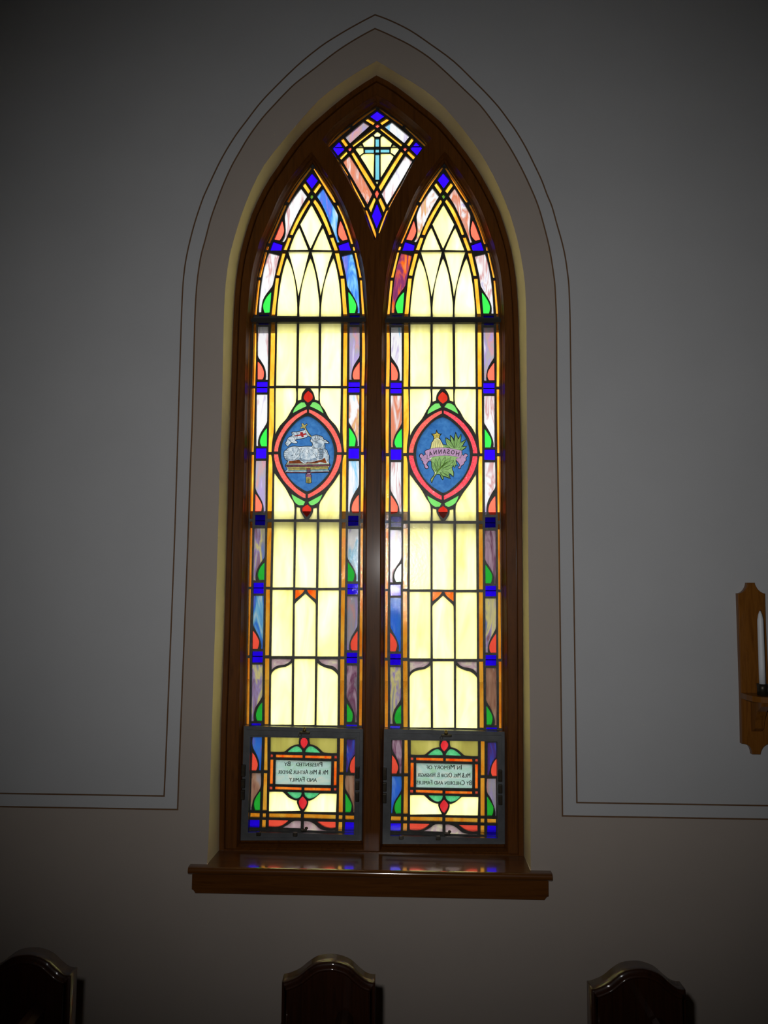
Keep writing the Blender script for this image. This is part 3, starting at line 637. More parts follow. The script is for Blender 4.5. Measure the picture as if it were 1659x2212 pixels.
LAMB_CURLS = [[-3539,22057,-3544,22072,-3537,22086,-3522,22092,-3507,22086],[-3349,22099,-3345,22078,-3357,22060,-3378,22055,-3397,22066],[-3543,22250,-3534,22264,-3518,22268,-3503,22259,-3498,22243],[-3481,22047,-3504,22050,-3518,22068,-3517,22091,-3500,22106],[-3413,22338,-3400,22328,-3398,22311,-3407,22298,-3423,22295],[-3610,22007,-3589,22002,-3577,21983,-3581,21961,-3598,21948],[-3496,22203,-3479,22214,-3459,22209,-3447,22192,-3450,22172],[-3665,22141,-3662,22155,-3650,22164,-3635,22162,-3625,22150],[-3325,22231,-3315,22245,-3298,22247,-3284,22238,-3280,22221],[-3340,22253,-3331,22233,-3339,22212,-3359,22203,-3380,22209],[-3725,22162,-3710,22172,-3692,22169,-3680,22155,-3682,22136],[-3443,22056,-3432,22046,-3431,22031,-3441,22020,-3455,22018],[-3330,22065,-3347,22076,-3352,22094,-3343,22111,-3325,22117],[-3664,22118,-3669,22102,-3683,22095,-3699,22100,-3707,22113],[-3649,22106,-3634,22112,-3618,22105,-3611,22090,-3616,22074],[-3683,21966,-3696,21980,-3697,21999,-3684,22014,-3665,22015],[-3440,22173,-3451,22161,-3468,22160,-3481,22170,-3483,22187],[-3512,22291,-3529,22296,-3538,22311,-3534,22328,-3520,22338],[-3421,21999,-3433,21982,-3453,21979,-3471,21990,-3476,22010],[-3328,22305,-3306,22299,-3294,22279,-3298,22257,-3317,22243],[-3359,22134,-3362,22113,-3378,22100,-3399,22102,-3414,22117],[-3772,22046,-3753,22055,-3732,22048,-3721,22029,-3726,22008],[-3581,22040,-3581,22056,-3570,22067,-3555,22068,-3543,22058],[-3732,21976,-3741,21987,-3741,22001,-3730,22011,-3716,22012],[-3419,22140,-3404,22130,-3400,22113,-3408,22097,-3425,22092],[-3526,22077,-3531,22059,-3546,22050,-3564,22053,-3575,22068],[-3492,22082,-3503,22070,-3518,22068,-3531,22078,-3534,22093],[-3554,22211,-3565,22196,-3583,22192,-3599,22202,-3604,22221],[-3506,21901,-3524,21893,-3542,21899,-3551,21916,-3547,21935],[-3483,22284,-3488,22266,-3504,22256,-3522,22260,-3533,22276],[-3495,21993,-3506,21978,-3523,21975,-3539,21984,-3544,22001],[-3513,21955,-3501,21940,-3502,21921,-3515,21908,-3534,21908],[-3396,22097,-3411,22102,-3419,22116,-3415,22132,-3402,22141],[-3485,21920,-3499,21915,-3513,21922,-3518,21936,-3513,21950],[-2746,22257,-2751,22240,-2767,22231,-2784,22235,-2794,22250],[-2771,22311,-2754,22298,-2750,22278,-2761,22260,-2781,22254],[-3121,22159,-3143,22162,-3158,22179,-3157,22202,-3141,22217],[-2748,22277,-2761,22294,-2759,22314,-2744,22327,-2724,22327],[-2920,22363,-2907,22349,-2906,22330,-2918,22315,-2937,22313],[-3195,22291,-3215,22302,-3222,22324,-3214,22345,-3193,22353],[-2891,22212,-2895,22189,-2913,22175,-2936,22178,-2951,22196],[-3039,22239,-3035,22224,-3042,22210,-3057,22205,-3071,22212],[-2704,22215,-2715,22204,-2730,22203,-2743,22213,-2745,22228],[-3204,22331,-3182,22323,-3172,22303,-3178,22281,-3197,22269],[-2996,22190,-2994,22176,-3002,22164,-3017,22161,-3029,22169],[-2919,22265,-2903,22250,-2901,22229,-2914,22212,-2935,22209],[-2808,22307,-2801,22292,-2807,22276,-2821,22269,-2837,22274],[-3097,22307,-3090,22287,-3099,22267,-3119,22259,-3139,22267],[-3259,22163,-3267,22150,-3281,22146,-3294,22152,-3299,22166],[-3214,22286,-3205,22269,-3210,22250,-3227,22239,-3246,22243],[-2871,22129,-2854,22120,-2848,22102,-2855,22085,-2873,22077],[-2673,22199,-2663,22187,-2663,22172,-2674,22161,-2689,22161],[-3231,22246,-3217,22236,-3213,22219,-3222,22204,-3238,22199],[-2969,22063,-2971,22048,-2983,22038,-2998,22040,-3008,22051],[-2779,22109,-2772,22092,-2780,22074,-2797,22066,-2815,22072],[-3324,22139,-3311,22131,-3307,22117,-3314,22103,-3328,22098],[-2908,22221,-2925,22235,-2928,22257,-2916,22275,-2894,22279],[-3290,22084,-3312,22081,-3331,22093,-3336,22115,-3325,22134],[-2977,22124,-2971,22141,-2956,22149,-2939,22144,-2930,22129],[-3361,22257,-3347,22255,-3337,22244,-3338,22230,-3348,22220],[-3146,22057,-3140,22077,-3123,22088,-3102,22084,-3090,22066],[-3117,22156,-3137,22163,-3148,22183,-3142,22204,-3123,22216],[-3188,22062,-3193,22042,-3210,22032,-3230,22036,-3241,22053],[-3159,22297,-3175,22313,-3177,22335,-3163,22353,-3140,22355],[-3370,22124,-3387,22139,-3389,22161,-3376,22179,-3354,22182],[-2974,22330,-2974,22346,-2964,22358,-2948,22359,-2936,22349],[-3002,22324,-2987,22327,-2974,22319,-2970,22304,-2977,22290],[-2888,22176,-2876,22165,-2875,22149,-2885,22137,-2900,22134],[-2858,22271,-2845,22282,-2827,22282,-2814,22270,-2813,22252],[-3125,22214,-3131,22236,-3120,22256,-3098,22263,-3077,22253],[-2531,22680,-2542,22693,-2542,22710,-2530,22722,-2513,22723],[-2531,22756,-2532,22734,-2547,22718,-2569,22718,-2586,22733],[-2513,22809,-2514,22793,-2526,22782,-2542,22782,-2553,22793],[-2725,22784,-2708,22799,-2686,22799,-2669,22783,-2667,22760],[-2554,22792,-2572,22783,-2591,22788,-2602,22806,-2598,22826],[-2680,22817,-2660,22827,-2639,22820,-2628,22801,-2633,22780],[-2664,22674,-2668,22693,-2658,22710,-2640,22716,-2622,22707],[-2471,22759,-2483,22770,-2484,22787,-2474,22800,-2458,22802],[-2621,22703,-2628,22682,-2648,22671,-2670,22678,-2682,22697],[-2670,22745,-2658,22732,-2657,22715,-2668,22703,-2685,22701],[-2441,22131,-2460,22130,-2474,22143,-2477,22162,-2466,22178],[-2491,22298,-2502,22318,-2496,22341,-2477,22353,-2455,22348],[-2442,22213,-2458,22196,-2481,22196,-2499,22211,-2501,22235],[-2368,22198,-2353,22207,-2336,22204,-2326,22190,-2328,22173],[-2394,22080,-2416,22084,-2430,22103,-2427,22125,-2410,22140],[-2363,22266,-2379,22261,-2393,22269,-2399,22285,-2393,22300],[-2453,21949,-2474,21945,-2492,21957,-2497,21978,-2487,21997],[-2453,22314,-2455,22297,-2467,22287,-2484,22287,-2496,22299],[-2464,22169,-2476,22161,-2491,22163,-2500,22175,-2499,22190],[-2426,22089,-2441,22072,-2464,22071,-2483,22086,-2486,22109],[-2471,22004,-2450,22002,-2435,21987,-2435,21966,-2449,21951],[-2478,22357,-2470,22337,-2477,22318,-2495,22308,-2515,22314]]
PALM_SHAPE = [-3834,22113,-3798,22175,-3725,22163,-3700,22101,-3616,22163,-3640,22261,-3568,22322,-3434,22379,-3386,22593,-3326,22674,-3307,22814,-3411,22925,-3241,22937,-3193,23085,-3132,22950,-2986,22938,-3083,22827,-3042,22684,-2998,22606,-2945,22483,-2938,22532,-2804,22503,-2853,22631,-2865,22790,-2719,22704,-2671,22619,-2695,22889,-2574,22754,-2545,22656,-2489,23000,-2417,22803,-2392,22730,-2283,22926,-2288,22730,-2308,22607,-2090,22718,-2187,22558,-2247,22460,-2066,22460,-2163,22362,-2264,22301,-2248,22239,-2240,22141,-2175,22117,-2163,22178,-2066,22166,-2038,22093,-2103,22020,-2079,21934,-2151,21873,-2188,21775,-2272,21726,-2297,21628,-2369,21616,-2405,21677,-2333,21726,-2381,21823,-2482,21940,-2453,21799,-2417,21738,-2497,21750,-2521,21628,-2555,21720,-2618,21627,-2562,21481,-2574,21310,-2647,21383,-2743,21432,-2683,21237,-2840,21309,-2956,21333,-2936,21260,-2973,21187,-3033,21309,-3069,21387,-3178,21401,-3275,21308,-3335,21186,-3371,21064,-3407,21161,-3408,21235,-3323,21332,-3275,21454,-3372,21650,-3397,21889,-3433,21904,-3494,21894,-3566,21771,-3505,21698,-3517,21625,-3590,21612,-3651,21685,-3663,21771,-3712,21820,-3700,21881,-3785,21942,-3761,22015,-3821,22040]
PALM_TINTS = [('ray',[-3306,22728,-3192,22758,-3054,22689,-2998,22601,-2937,22446,-2933,22400,-3131,22409,-3427,22379,-3379,22593]),('stargold',[-3193,23068,-3137,22937,-3001,22930,-3095,22832,-3054,22699,-3188,22772,-3326,22689,-3294,22821,-3394,22917,-3244,22930]),('mauve',[-3568,22315,-3374,22379,-3131,22409,-2840,22405,-2550,22361,-2308,22308,-2255,22276,-2272,22166,-2303,22019,-2381,22043,-2574,22087,-2840,22111,-3131,22095,-3373,22046,-3562,21979,-3543,22114,-3628,22175,-3635,22261]),('mauve',[-3567,21977,-3470,21992,-3397,21955,-3421,21913,-3494,21899,-3571,21776,-3513,21698,-3522,21630,-3585,21620,-3643,21685,-3658,21771,-3702,21820,-3692,21881,-3775,21942,-3756,22015,-3814,22040,-3824,22108,-3795,22167,-3732,22158,-3698,22094,-3616,22151,-3548,22114]),('mauve',[-2303,22014,-2417,22019,-2482,21975,-2473,21945,-2376,21828,-2328,21726,-2396,21677,-2362,21623,-2304,21635,-2277,21731,-2193,21780,-2159,21878,-2086,21936,-2110,22019,-2045,22093,-2071,22159,-2156,22171,-2173,22107,-2248,22137,-2269,22141]),('frond',[-2933,22400,-2945,22471,-2937,22527,-2804,22498,-2848,22631,-2860,22785,-2719,22700,-2669,22611,-2690,22881,-2574,22749,-2545,22651,-2489,22992,-2419,22798,-2392,22725,-2286,22919,-2291,22730,-2310,22602,-2095,22713,-2189,22558,-2250,22455,-2073,22455,-2168,22362,-2264,22305,-2550,22366,-2840,22410]),('frond',[-3392,21884,-3409,21943,-3373,22041,-3131,22090,-2840,22106,-2574,22082,-2393,22038,-2424,22019,-2487,21970,-2478,21940,-2456,21799,-2422,21743,-2497,21755,-2521,21635,-2555,21725,-2623,21627,-2567,21481,-2577,21318,-2647,21388,-2748,21437,-2690,21244,-2840,21314,-2961,21338,-2941,21260,-2973,21195,-3031,21309,-3067,21392,-3178,21406,-3270,21320,-3178,21528,-3270,21450,-3367,21650]),('twig',[-3371,21076,-3400,21161,-3400,21230,-3311,21332,-3178,21528,-2961,21773,-2743,21920,-2937,21724,-3130,21504,-3270,21320,-3328,21191]),('palm',[-2545,22398,-2582,22494,-2639,22604,-2725,22691,-2799,22742,-2853,22773,-2833,22714,-2796,22630,-2728,22529,-2631,22452]),('palm',[-2531,22398,-2529,22503,-2540,22630,-2589,22744,-2641,22822,-2681,22872,-2685,22808,-2682,22714,-2656,22592,-2592,22482]),('palm',[-2506,22398,-2468,22513,-2435,22658,-2442,22804,-2465,22909,-2487,22980,-2513,22911,-2543,22807,-2560,22662,-2537,22515]),('palm',[-2453,22398,-2387,22488,-2319,22605,-2290,22735,-2285,22834,-2288,22902,-2331,22849,-2385,22767,-2439,22645,-2453,22510]),('palm',[-2380,22386,-2303,22430,-2216,22494,-2155,22581,-2122,22654,-2104,22705,-2153,22681,-2219,22638,-2296,22565,-2347,22469]),('palm',[-2344,22337,-2283,22338,-2210,22349,-2149,22386,-2110,22424,-2085,22453,-2123,22454,-2177,22450,-2245,22430,-2302,22382]),('palm',[-2695,22398,-2729,22442,-2777,22488,-2836,22512,-2884,22520,-2918,22522,-2898,22494,-2866,22457,-2814,22419,-2750,22404]),('palm',[-3178,21479,-3183,21574,-3203,21687,-3260,21782,-3317,21843,-3360,21882,-3360,21823,-3352,21740,-3317,21634,-3246,21545]),('palm',[-3178,21528,-3157,21625,-3145,21744,-3170,21858,-3204,21939,-3232,21992,-3248,21934,-3262,21847,-3260,21730,-3221,21617]),('palm',[-3130,21577,-3089,21669,-3051,21786,-3050,21906,-3066,21994,-3082,22054,-3110,21999,-3143,21915,-3166,21797,-3152,21675]),('palm',[-3058,21650,-2988,21718,-2914,21808,-2877,21916,-2866,22002,-2864,22062,-2909,22023,-2968,21960,-3028,21863,-3050,21748]),('palm',[-2985,21699,-2895,21745,-2793,21812,-2720,21908,-2681,21989,-2659,22048,-2715,22022,-2793,21978,-2884,21900,-2945,21793]),('palm',[-3009,21626,-2896,21659,-2763,21713,-2654,21804,-2586,21885,-2545,21945,-2615,21928,-2715,21895,-2838,21826,-2937,21721]),('palm',[-3033,21553,-2923,21560,-2791,21582,-2673,21643,-2595,21704,-2545,21750,-2613,21748,-2710,21738,-2837,21700,-2948,21625]),('palm',[-3009,21528,-2938,21456,-2843,21378,-2730,21338,-2641,21325,-2579,21323,-2620,21369,-2686,21430,-2789,21493,-2908,21519]),('palm',[-3082,21479,-3020,21406,-2937,21325,-2835,21278,-2753,21258,-2695,21249,-2730,21296,-2787,21358,-2878,21426,-2988,21461]),('palm',[-3057,21431,-3060,21377,-3054,21313,-3025,21258,-2994,21222,-2970,21199,-2967,21232,-2967,21280,-2982,21341,-3020,21392]),('palm',[-2574,21921,-2587,21860,-2593,21786,-2571,21717,-2544,21670,-2521,21640,-2511,21677,-2503,21731,-2508,21802,-2540,21869])]
PALM_STROKES = [[-2545,22398,-2582,22494,-2639,22604,-2725,22691,-2799,22742,-2853,22773,-2833,22714,-2796,22630,-2728,22529,-2631,22452,-2545,22398],[-2531,22398,-2529,22503,-2540,22630,-2589,22744,-2641,22822,-2681,22872,-2685,22808,-2682,22714,-2656,22592,-2592,22482,-2531,22398],[-2506,22398,-2468,22513,-2435,22658,-2442,22804,-2465,22909,-2487,22980,-2513,22911,-2543,22807,-2560,22662,-2537,22515,-2506,22398],[-2453,22398,-2387,22488,-2319,22605,-2290,22735,-2285,22834,-2288,22902,-2331,22849,-2385,22767,-2439,22645,-2453,22510,-2453,22398],[-2380,22386,-2303,22430,-2216,22494,-2155,22581,-2122,22654,-2104,22705,-2153,22681,-2219,22638,-2296,22565,-2347,22469,-2380,22386],[-2344,22337,-2283,22338,-2210,22349,-2149,22386,-2110,22424,-2085,22453,-2123,22454,-2177,22450,-2245,22430,-2302,22382,-2344,22337],[-2695,22398,-2729,22442,-2777,22488,-2836,22512,-2884,22520,-2918,22522,-2898,22494,-2866,22457,-2814,22419,-2750,22404,-2695,22398],[-3178,21479,-3183,21574,-3203,21687,-3260,21782,-3317,21843,-3360,21882,-3360,21823,-3352,21740,-3317,21634,-3246,21545,-3178,21479],[-3178,21528,-3157,21625,-3145,21744,-3170,21858,-3204,21939,-3232,21992,-3248,21934,-3262,21847,-3260,21730,-3221,21617,-3178,21528],[-3130,21577,-3089,21669,-3051,21786,-3050,21906,-3066,21994,-3082,22054,-3110,21999,-3143,21915,-3166,21797,-3152,21675,-3130,21577],[-3058,21650,-2988,21718,-2914,21808,-2877,21916,-2866,22002,-2864,22062,-2909,22023,-2968,21960,-3028,21863,-3050,21748,-3058,21650],[-2985,21699,-2895,21745,-2793,21812,-2720,21908,-2681,21989,-2659,22048,-2715,22022,-2793,21978,-2884,21900,-2945,21793,-2985,21699],[-3009,21626,-2896,21659,-2763,21713,-2654,21804,-2586,21885,-2545,21945,-2615,21928,-2715,21895,-2838,21826,-2937,21721,-3009,21626],[-3033,21553,-2923,21560,-2791,21582,-2673,21643,-2595,21704,-2545,21750,-2613,21748,-2710,21738,-2837,21700,-2948,21625,-3033,21553],[-3009,21528,-2938,21456,-2843,21378,-2730,21338,-2641,21325,-2579,21323,-2620,21369,-2686,21430,-2789,21493,-2908,21519,-3009,21528],[-3082,21479,-3020,21406,-2937,21325,-2835,21278,-2753,21258,-2695,21249,-2730,21296,-2787,21358,-2878,21426,-2988,21461,-3082,21479],[-3057,21431,-3060,21377,-3054,21313,-3025,21258,-2994,21222,-2970,21199,-2967,21232,-2967,21280,-2982,21341,-3020,21392,-3057,21431],[-2574,21921,-2587,21860,-2593,21786,-2571,21717,-2544,21670,-2521,21640,-2511,21677,-2503,21731,-2508,21802,-2540,21869,-2574,21921],[-3193,23068,-3137,22937,-3001,22930,-3095,22832,-3054,22699,-3188,22772,-3326,22689,-3294,22821,-3394,22917,-3244,22930,-3193,23068],[-3568,22315,-3374,22379,-3131,22409,-2840,22405,-2550,22361,-2308,22308,-2255,22276,-2272,22166,-2303,22019,-2381,22043,-2574,22087,-2840,22111,-3131,22095,-3373,22046,-3562,21979,-3543,22114,-3628,22175,-3635,22261,-3568,22315],[-3567,21977,-3470,21992,-3397,21955,-3421,21913,-3494,21899,-3571,21776,-3513,21698,-3522,21630,-3585,21620,-3643,21685,-3658,21771,-3702,21820,-3692,21881,-3775,21942,-3756,22015,-3814,22040,-3824,22108,-3795,22167,-3732,22158,-3698,22094,-3616,22151,-3548,22114,-3567,21977],[-2303,22014,-2417,22019,-2482,21975,-2473,21945,-2376,21828,-2328,21726,-2396,21677,-2362,21623,-2304,21635,-2277,21731,-2193,21780,-2159,21878,-2086,21936,-2110,22019,-2045,22093,-2071,22159,-2156,22171,-2173,22107,-2248,22137,-2269,22141,-2303,22014],[-3193,23068,-3188,22851],[-3394,22917,-3188,22851],[-3001,22930,-3188,22851],[-3054,22699,-3188,22851],[-3326,22689,-3188,22851],[-3337,22396,-3277,22679],[-3252,22404,-3234,22704],[-3168,22409,-3185,22728],[-3083,22409,-3144,22716],[-3005,22409,-3088,22684]]
LETTERS = [('H', -2417, 22185, -11), ('O', -2594, 22234, -8), ('S', -2763, 22258, -4), ('A', -2908, 22262, 0), ('N', -3070, 22255, 4), ('N', -3252, 22232, 7), ('A', -3429, 22183, 11)]
PEW_TOP = [-2199,7615,-2037,7648,-1790,7757,-1563,7932,-1335,8059,-1030,8102,-801,8076,-532,7973,-302,7781,-110,7649,91,7618]
SCONCE = [12276,17432,12530,17434,12557,17332,12651,17188,12770,17102,12861,17075,12855,16435,12855,15700,12872,14664,12875,13455,12872,12120,12757,12088,12649,12012,12576,11898,12536,11766,12266,11768,12246,11902,12183,12021,12065,12088,11939,12107,11956,13444,11956,14655,11953,15875,11952,16643,11950,17074,12051,17090,12161,17168,12241,17293]

# ------------------------------------------------------------------ the setting
YW, YG, YH = 0.140, 0.200, 0.185
XL, XR, ZT = -4.6, 4.6, 5.2
SILL_Z = 0.786
reveal = smooth_poly(dec(REVEAL_EDGE), 3, 24, closed=False)
frame_edge = smooth_poly(dec(FRAME_EDGE), 3, 24, closed=False)


def resample(path, n):
    """even steps along a path, keeping its topmost point"""
    k = max(range(len(path)), key=lambda i: path[i][1])

    def part(seg, m):
        V = [Vector(p) for p in seg]
        acc = [0.0]
        for a, b in zip(V, V[1:]):
            acc.append(acc[-1] + (b - a).length)
        res = []
        for i in range(m):
            t = acc[-1] * i / (m - 1)
            j = max(q for q in range(len(acc)) if acc[q] <= t + 1e-9)
            j = min(j, len(V) - 2)
            u = (t - acc[j]) / max(1e-9, acc[j + 1] - acc[j])
            res.append(tuple(V[j].lerp(V[j + 1], u)))
        return res
    return part(path[:k + 1], n) + part(path[k:], n)[1:]


reveal = resample(reveal, 60)
frame_edge = resample(frame_edge, 60)
reveal[0] = (reveal[0][0], SILL_Z)
reveal[-1] = (reveal[-1][0], SILL_Z)
frame_edge[0] = (frame_edge[0][0], SILL_Z)
frame_edge[-1] = (frame_edge[-1][0], SILL_Z)
hole = [(reveal[0][0], SILL_Z - 0.028)] + reveal + [(reveal[-1][0], SILL_Z - 0.028)]
line_in = smooth_poly(dec(LINE_INNER), 3, 24, closed=False)
line_out = smooth_poly(dec(LINE_OUTER), 3, 24, closed=False)
zi, zo = 0.5 * (line_in[0][1] + line_in[-1][1]), 0.5 * (line_out[0][1] + line_out[-1][1])
for l, z in ((line_in, zi), (line_out, zo)):
    l[0] = (l[0][0], z)
    l[-1] = (l[-1][0], z)

# the window wall: grey field above the painted line, beige surround and dado below, the pierced window hole
bm = bmesh.new()


def region(bm, loops, y, mi, flip=False):
    tris = tessellate_polygon([[Vector((x, z, 0)) for x, z in l] for l in loops])
    vs_ = [bm.verts.new((x, y, z)) for l in loops for x, z in l]
    for t in tris:
        try:
            f = bm.faces.new([vs_[i] for i in t])
            f.material_index = mi
            f.normal_update()
            if (f.normal.y > 0) != flip:
                f.normal_flip()
        except ValueError:
            pass


region(bm, [[(XL, zi)] + line_in + [(XR, zi), (XR, ZT), (XL, ZT)]], 0.0, 0)
region(bm, [[(XL, 0), (XR, 0), (XR, zi)] + list(reversed(line_in)) + [(XL, zi)], hole], 0.0, 1)
fe_closed = [(frame_edge[0][0], SILL_Z - 0.028)] + frame_edge + [(frame_edge[-1][0], SILL_Z - 0.028)]
region(bm, [[(XL, -0.8), (XR, -0.8), (XR, ZT), (XL, ZT)], fe_closed], 0.335, 2, True)
# the plastered jamb
inner = [(p[0] + (0.004 if p[0] > -0.04 else -0.004), p[1] + 0.002) for p in reveal]
r_in = [tuple(Vector(a).lerp(Vector(b), 0.12)) for a, b in zip(reveal, frame_edge)]
rings = [(reveal, 0.0), (r_in, 0.004), (frame_edge, YW), (frame_edge, 0.335)]
vr = [[bm.verts.new((x, y, z)) for x, z in l] for l, y in rings]
for r in range(3):
    for i in range(len(reveal) - 1):
        f = bm.faces.new((vr[r][i], vr[r][i + 1], vr[r + 1][i + 1], vr[r + 1][i]))
        f.material_index = 2
        f.smooth = True
me = bpy.data.meshes.new('wall_back')
bm.to_mesh(me)
bm.free()
for m in (M_GREY, M_BEIGE, M_REVEAL):
    me.materials.append(m)
tag(link('wall_back', me), kind='structure')


def ribbon(name, path, w, y0, y1, mat):
    a = offset(path, w / 2, closed=False)
    b = offset(path, -w / 2, closed=False)
    bm = bmesh.new()
    n = len(path)
    v = [[bm.verts.new((p[0], y, p[1])) for p in l] for l, y in ((a, y1), (a, y0), (b, y0), (b, y1))]
    for k in range(4):
        for i in range(n - 1):
            bm.faces.new((v[k][i], v[k][i + 1], v[(k + 1) % 4][i + 1], v[(k + 1) % 4][i]))
    return from_bm(name, bm, mat)


tag(ribbon('trim_1', [(XL, zi)] + line_in + [(XR, zi)], 0.0048, -0.0012, 0.0005, M_LINE), 'thin brown painted line nearest the window arch', kind='structure')
tag(ribbon('trim_2', [(XL, zo)] + line_out + [(XR, zo)], 0.0048, -0.0012, 0.0005, M_LINE), 'thin brown painted line farther out from the window arch', kind='structure')
tag(box('floor', XL, XR, -7.0, 0.0, -0.1, 0.0, M_FLOOR), kind='structure')
tag(box('ceiling', XL, XR, -7.0, 0.335, ZT, ZT + 0.1, M_CREAM), kind='structure')
tag(box('wall_left', XL - 0.1, XL, -7.0, 0.335, -0.1, ZT + 0.1, M_CREAM), kind='structure')
tag(box('wall_right', XR, XR + 0.1, -7.0, 0.335, -0.1, ZT + 0.1, M_CREAM), kind='structure')
tag(box('wall_front', XL - 0.1, XR + 0.1, -7.1, -7.0, -0.1, ZT + 0.1, M_CREAM), kind='structure')
tag(box('ground', -40, 40, 0.335, 60, -0.9, -0.6, M_GROUND), kind='structure')
tag(box('wall_outside', -30, 30, 15.6, 16.0, -0.6, 2.94, M_SIDING), kind='structure')

# ------------------------------------------------------------------ the window
DX, DZ = 0.5081, -0.0035
window = empty('window_1', (0, 0, 0))
tag(window, 'tall pointed stained glass window with two lancets and a kite light', 'window', kind='structure')
lancet = dec(LANCET_EDGE)
light_l = [(-0.5069, 0.8087)] + lancet[1:-1] + [(-0.0825, 0.8122)]
light_l = smooth_poly(light_l, 3, 24)
light_r = [(x + DX, z + DZ) for x, z in light_l]
kite_edge = smooth_poly(dec(KITE_EDGE), 3, 30)


def grow(poly, e, low=None):
    """widen a light's outline by e, its level foot by a little more"""
    o = offset(poly, e)
    if low is None:
        return o
    zb = min(p[1] for p in poly)
    return [(q[0], p[1] - e * 1.15) if p[1] < zb + 0.012 else q for p, q in zip(poly, o)]


E0 = 0.015
# casing: the outer arch of dark oak that meets the plaster
ins = offset(frame_edge, -0.019, closed=False)
ins[0] = (ins[0][0], SILL_Z)
ins[-1] = (ins[-1][0], SILL_Z)


def arch_ring(name, o, i, y0, y1, mat, bevel=0.0):
    return prism(name, o + list(reversed(i)), y0, y1, mat, window, bevel)


loft('casing', [(frame_edge, 0.235), (frame_edge, YW - 0.002), (offset(frame_edge, -0.002, False), YW - 0.005), (offset(frame_edge, -0.0165, False), YW - 0.005), (ins, YW - 0.002), (ins, 0.235)], M_OAK, window, closed=False)
grv = offset(frame_edge, -0.023, closed=False)
out3 = offset(frame_edge, -0.016, closed=False)
for l in (grv, out3):
    l[0] = (l[0][0], SILL_Z)
    l[-1] = (l[-1][0], SILL_Z)
loft('groove_board', [(out3, YW + 0.012), (offset(frame_edge, -0.03, False), YW + 0.012)], M_OAK, window, closed=False)
plate('tracery_frame', grv, [grow(light_l, E0, 1), grow(light_r, E0, 1), grow(kite_edge, E0)], YW + 0.003, 0.235, M_OAK, window)
for nm, lt, low in (('glazing_bead', light_l, 1), ('glazing_bead', light_r, 1), ('glazing_bead', kite_edge, None)):
    loft(nm, [(grow(lt, E0 + 0.001, low), YW + 0.0025), (grow(lt, E0 - 0.003, low), YW + 0.001), (grow(lt, E0 - 0.005, low), YW + 0.010), (grow(lt, 0.006, low), YW + 0.022), (grow(lt, 0.0045, low), YW + 0.034), (grow(lt, 0.0, low), YW + 0.042), (grow(lt, -0.0005, low), 0.225)], M_OAK, window)
# bottom rail sits over the foot of the tracery
profile_x('bottom_rail', [(YW - 0.004, SILL_Z), (YW - 0.004, 0.7895), (YW + 0.001, 0.7905), (YW + 0.003, 0.7905), (YW + 0.003, SILL_Z)], ins[0][0], ins[-1][0], M_OAK, window)
# stool and apron
NOSE = [(-0.022 - 0.012 * math.sin(math.pi * k / 10), SILL_Z - 0.012 + 0.012 * math.cos(math.pi * k / 10)) for k in range(11)]
SECTION = lambda yb: [(yb, SILL_Z)] + NOSE + [(-0.020, SILL_Z - 0.026), (yb, SILL_Z - 0.026)]
for nm, x0, x1, yb in (('sill_board', reveal[0][0] + 0.002, reveal[-1][0] - 0.002, 0.235), ('sill_horn', -0.6440, reveal[0][0] + 0.002, -0.0005), ('sill_horn', reveal[-1][0] - 0.002, 0.5620, -0.0005)):
    o = profile_x(nm, SECTION(yb), x0, x1, M_OAKH, window)
    for f in o.data.polygons:
        f.use_smooth = len(f.vertices) == 4 and -0.9 < f.normal.z < 0.95 and f.normal.y < -0.1
    for e in o.data.edges:
        e.use_edge_sharp = abs(o.data.vertices[e.vertices[0]].co.x - o.data.vertices[e.vertices[1]].co.x) < 1e-6
zb = 0.697
prism('apron', [(-0.634, SILL_Z - 0.026), (-0.634, zb + 0.012), (-0.629, zb + 0.010), (-0.624, zb + 0.004), (-0.622, zb), (0.538, zb), (0.541, zb + 0.004), (0.546, zb + 0.010), (0.552, zb + 0.012), (0.552, SILL_Z - 0.026)], -0.016, -0.0005, M_OAKH, window, 0.002)

NAMES = {'amberO': 'border_strip', 'amberI': 'amber_strip', 'blue': 'blue_block', 'olive': 'green_diamond', 'red': 'teardrop', 'salmon': 'teardrop', 'ruby': 'bud', 'crimson': 'bud', 'green': 'teardrop', 'leaf': 'leaf_piece', 'mint': 'leaf_piece',
         'coral': 'corner_piece', 'orange': 'orange_strip', 'ring': 'medallion_rim', 'aqua': 'cross_piece', 'yellow': 'yellow_pane', 'olivey': 'yellow_pane', 'plaque': 'inscription_pane', 'lilac': 'lilac_pane', 'medal': 'medallion_pane', 'streak': 'streaky_pane'}
BARS = [2.4691, 1.961, 1.7099, 1.4581]


def glaze(parent, table, dx, dz, y, streaks, right=False, skip=()):
    """all pieces of one leaded panel; returns their outlines"""
    outs = []
    for kind, polys in table.items():
        for i, l in enumerate(polys):
            poly = smooth_poly(dec(l, dx, dz))
            outs.append(poly)
            if kind in skip:
                continue
            if kind == 'streak':
                mat = S[streaks[i]]
            elif kind == 'ring' and right and i > 0:
                mat = G['ringR']
            else:
                mat = G[kind]
            pane(NAMES[kind], poly, y - 0.0022, y + 0.0018, mat, parent)
    return outs


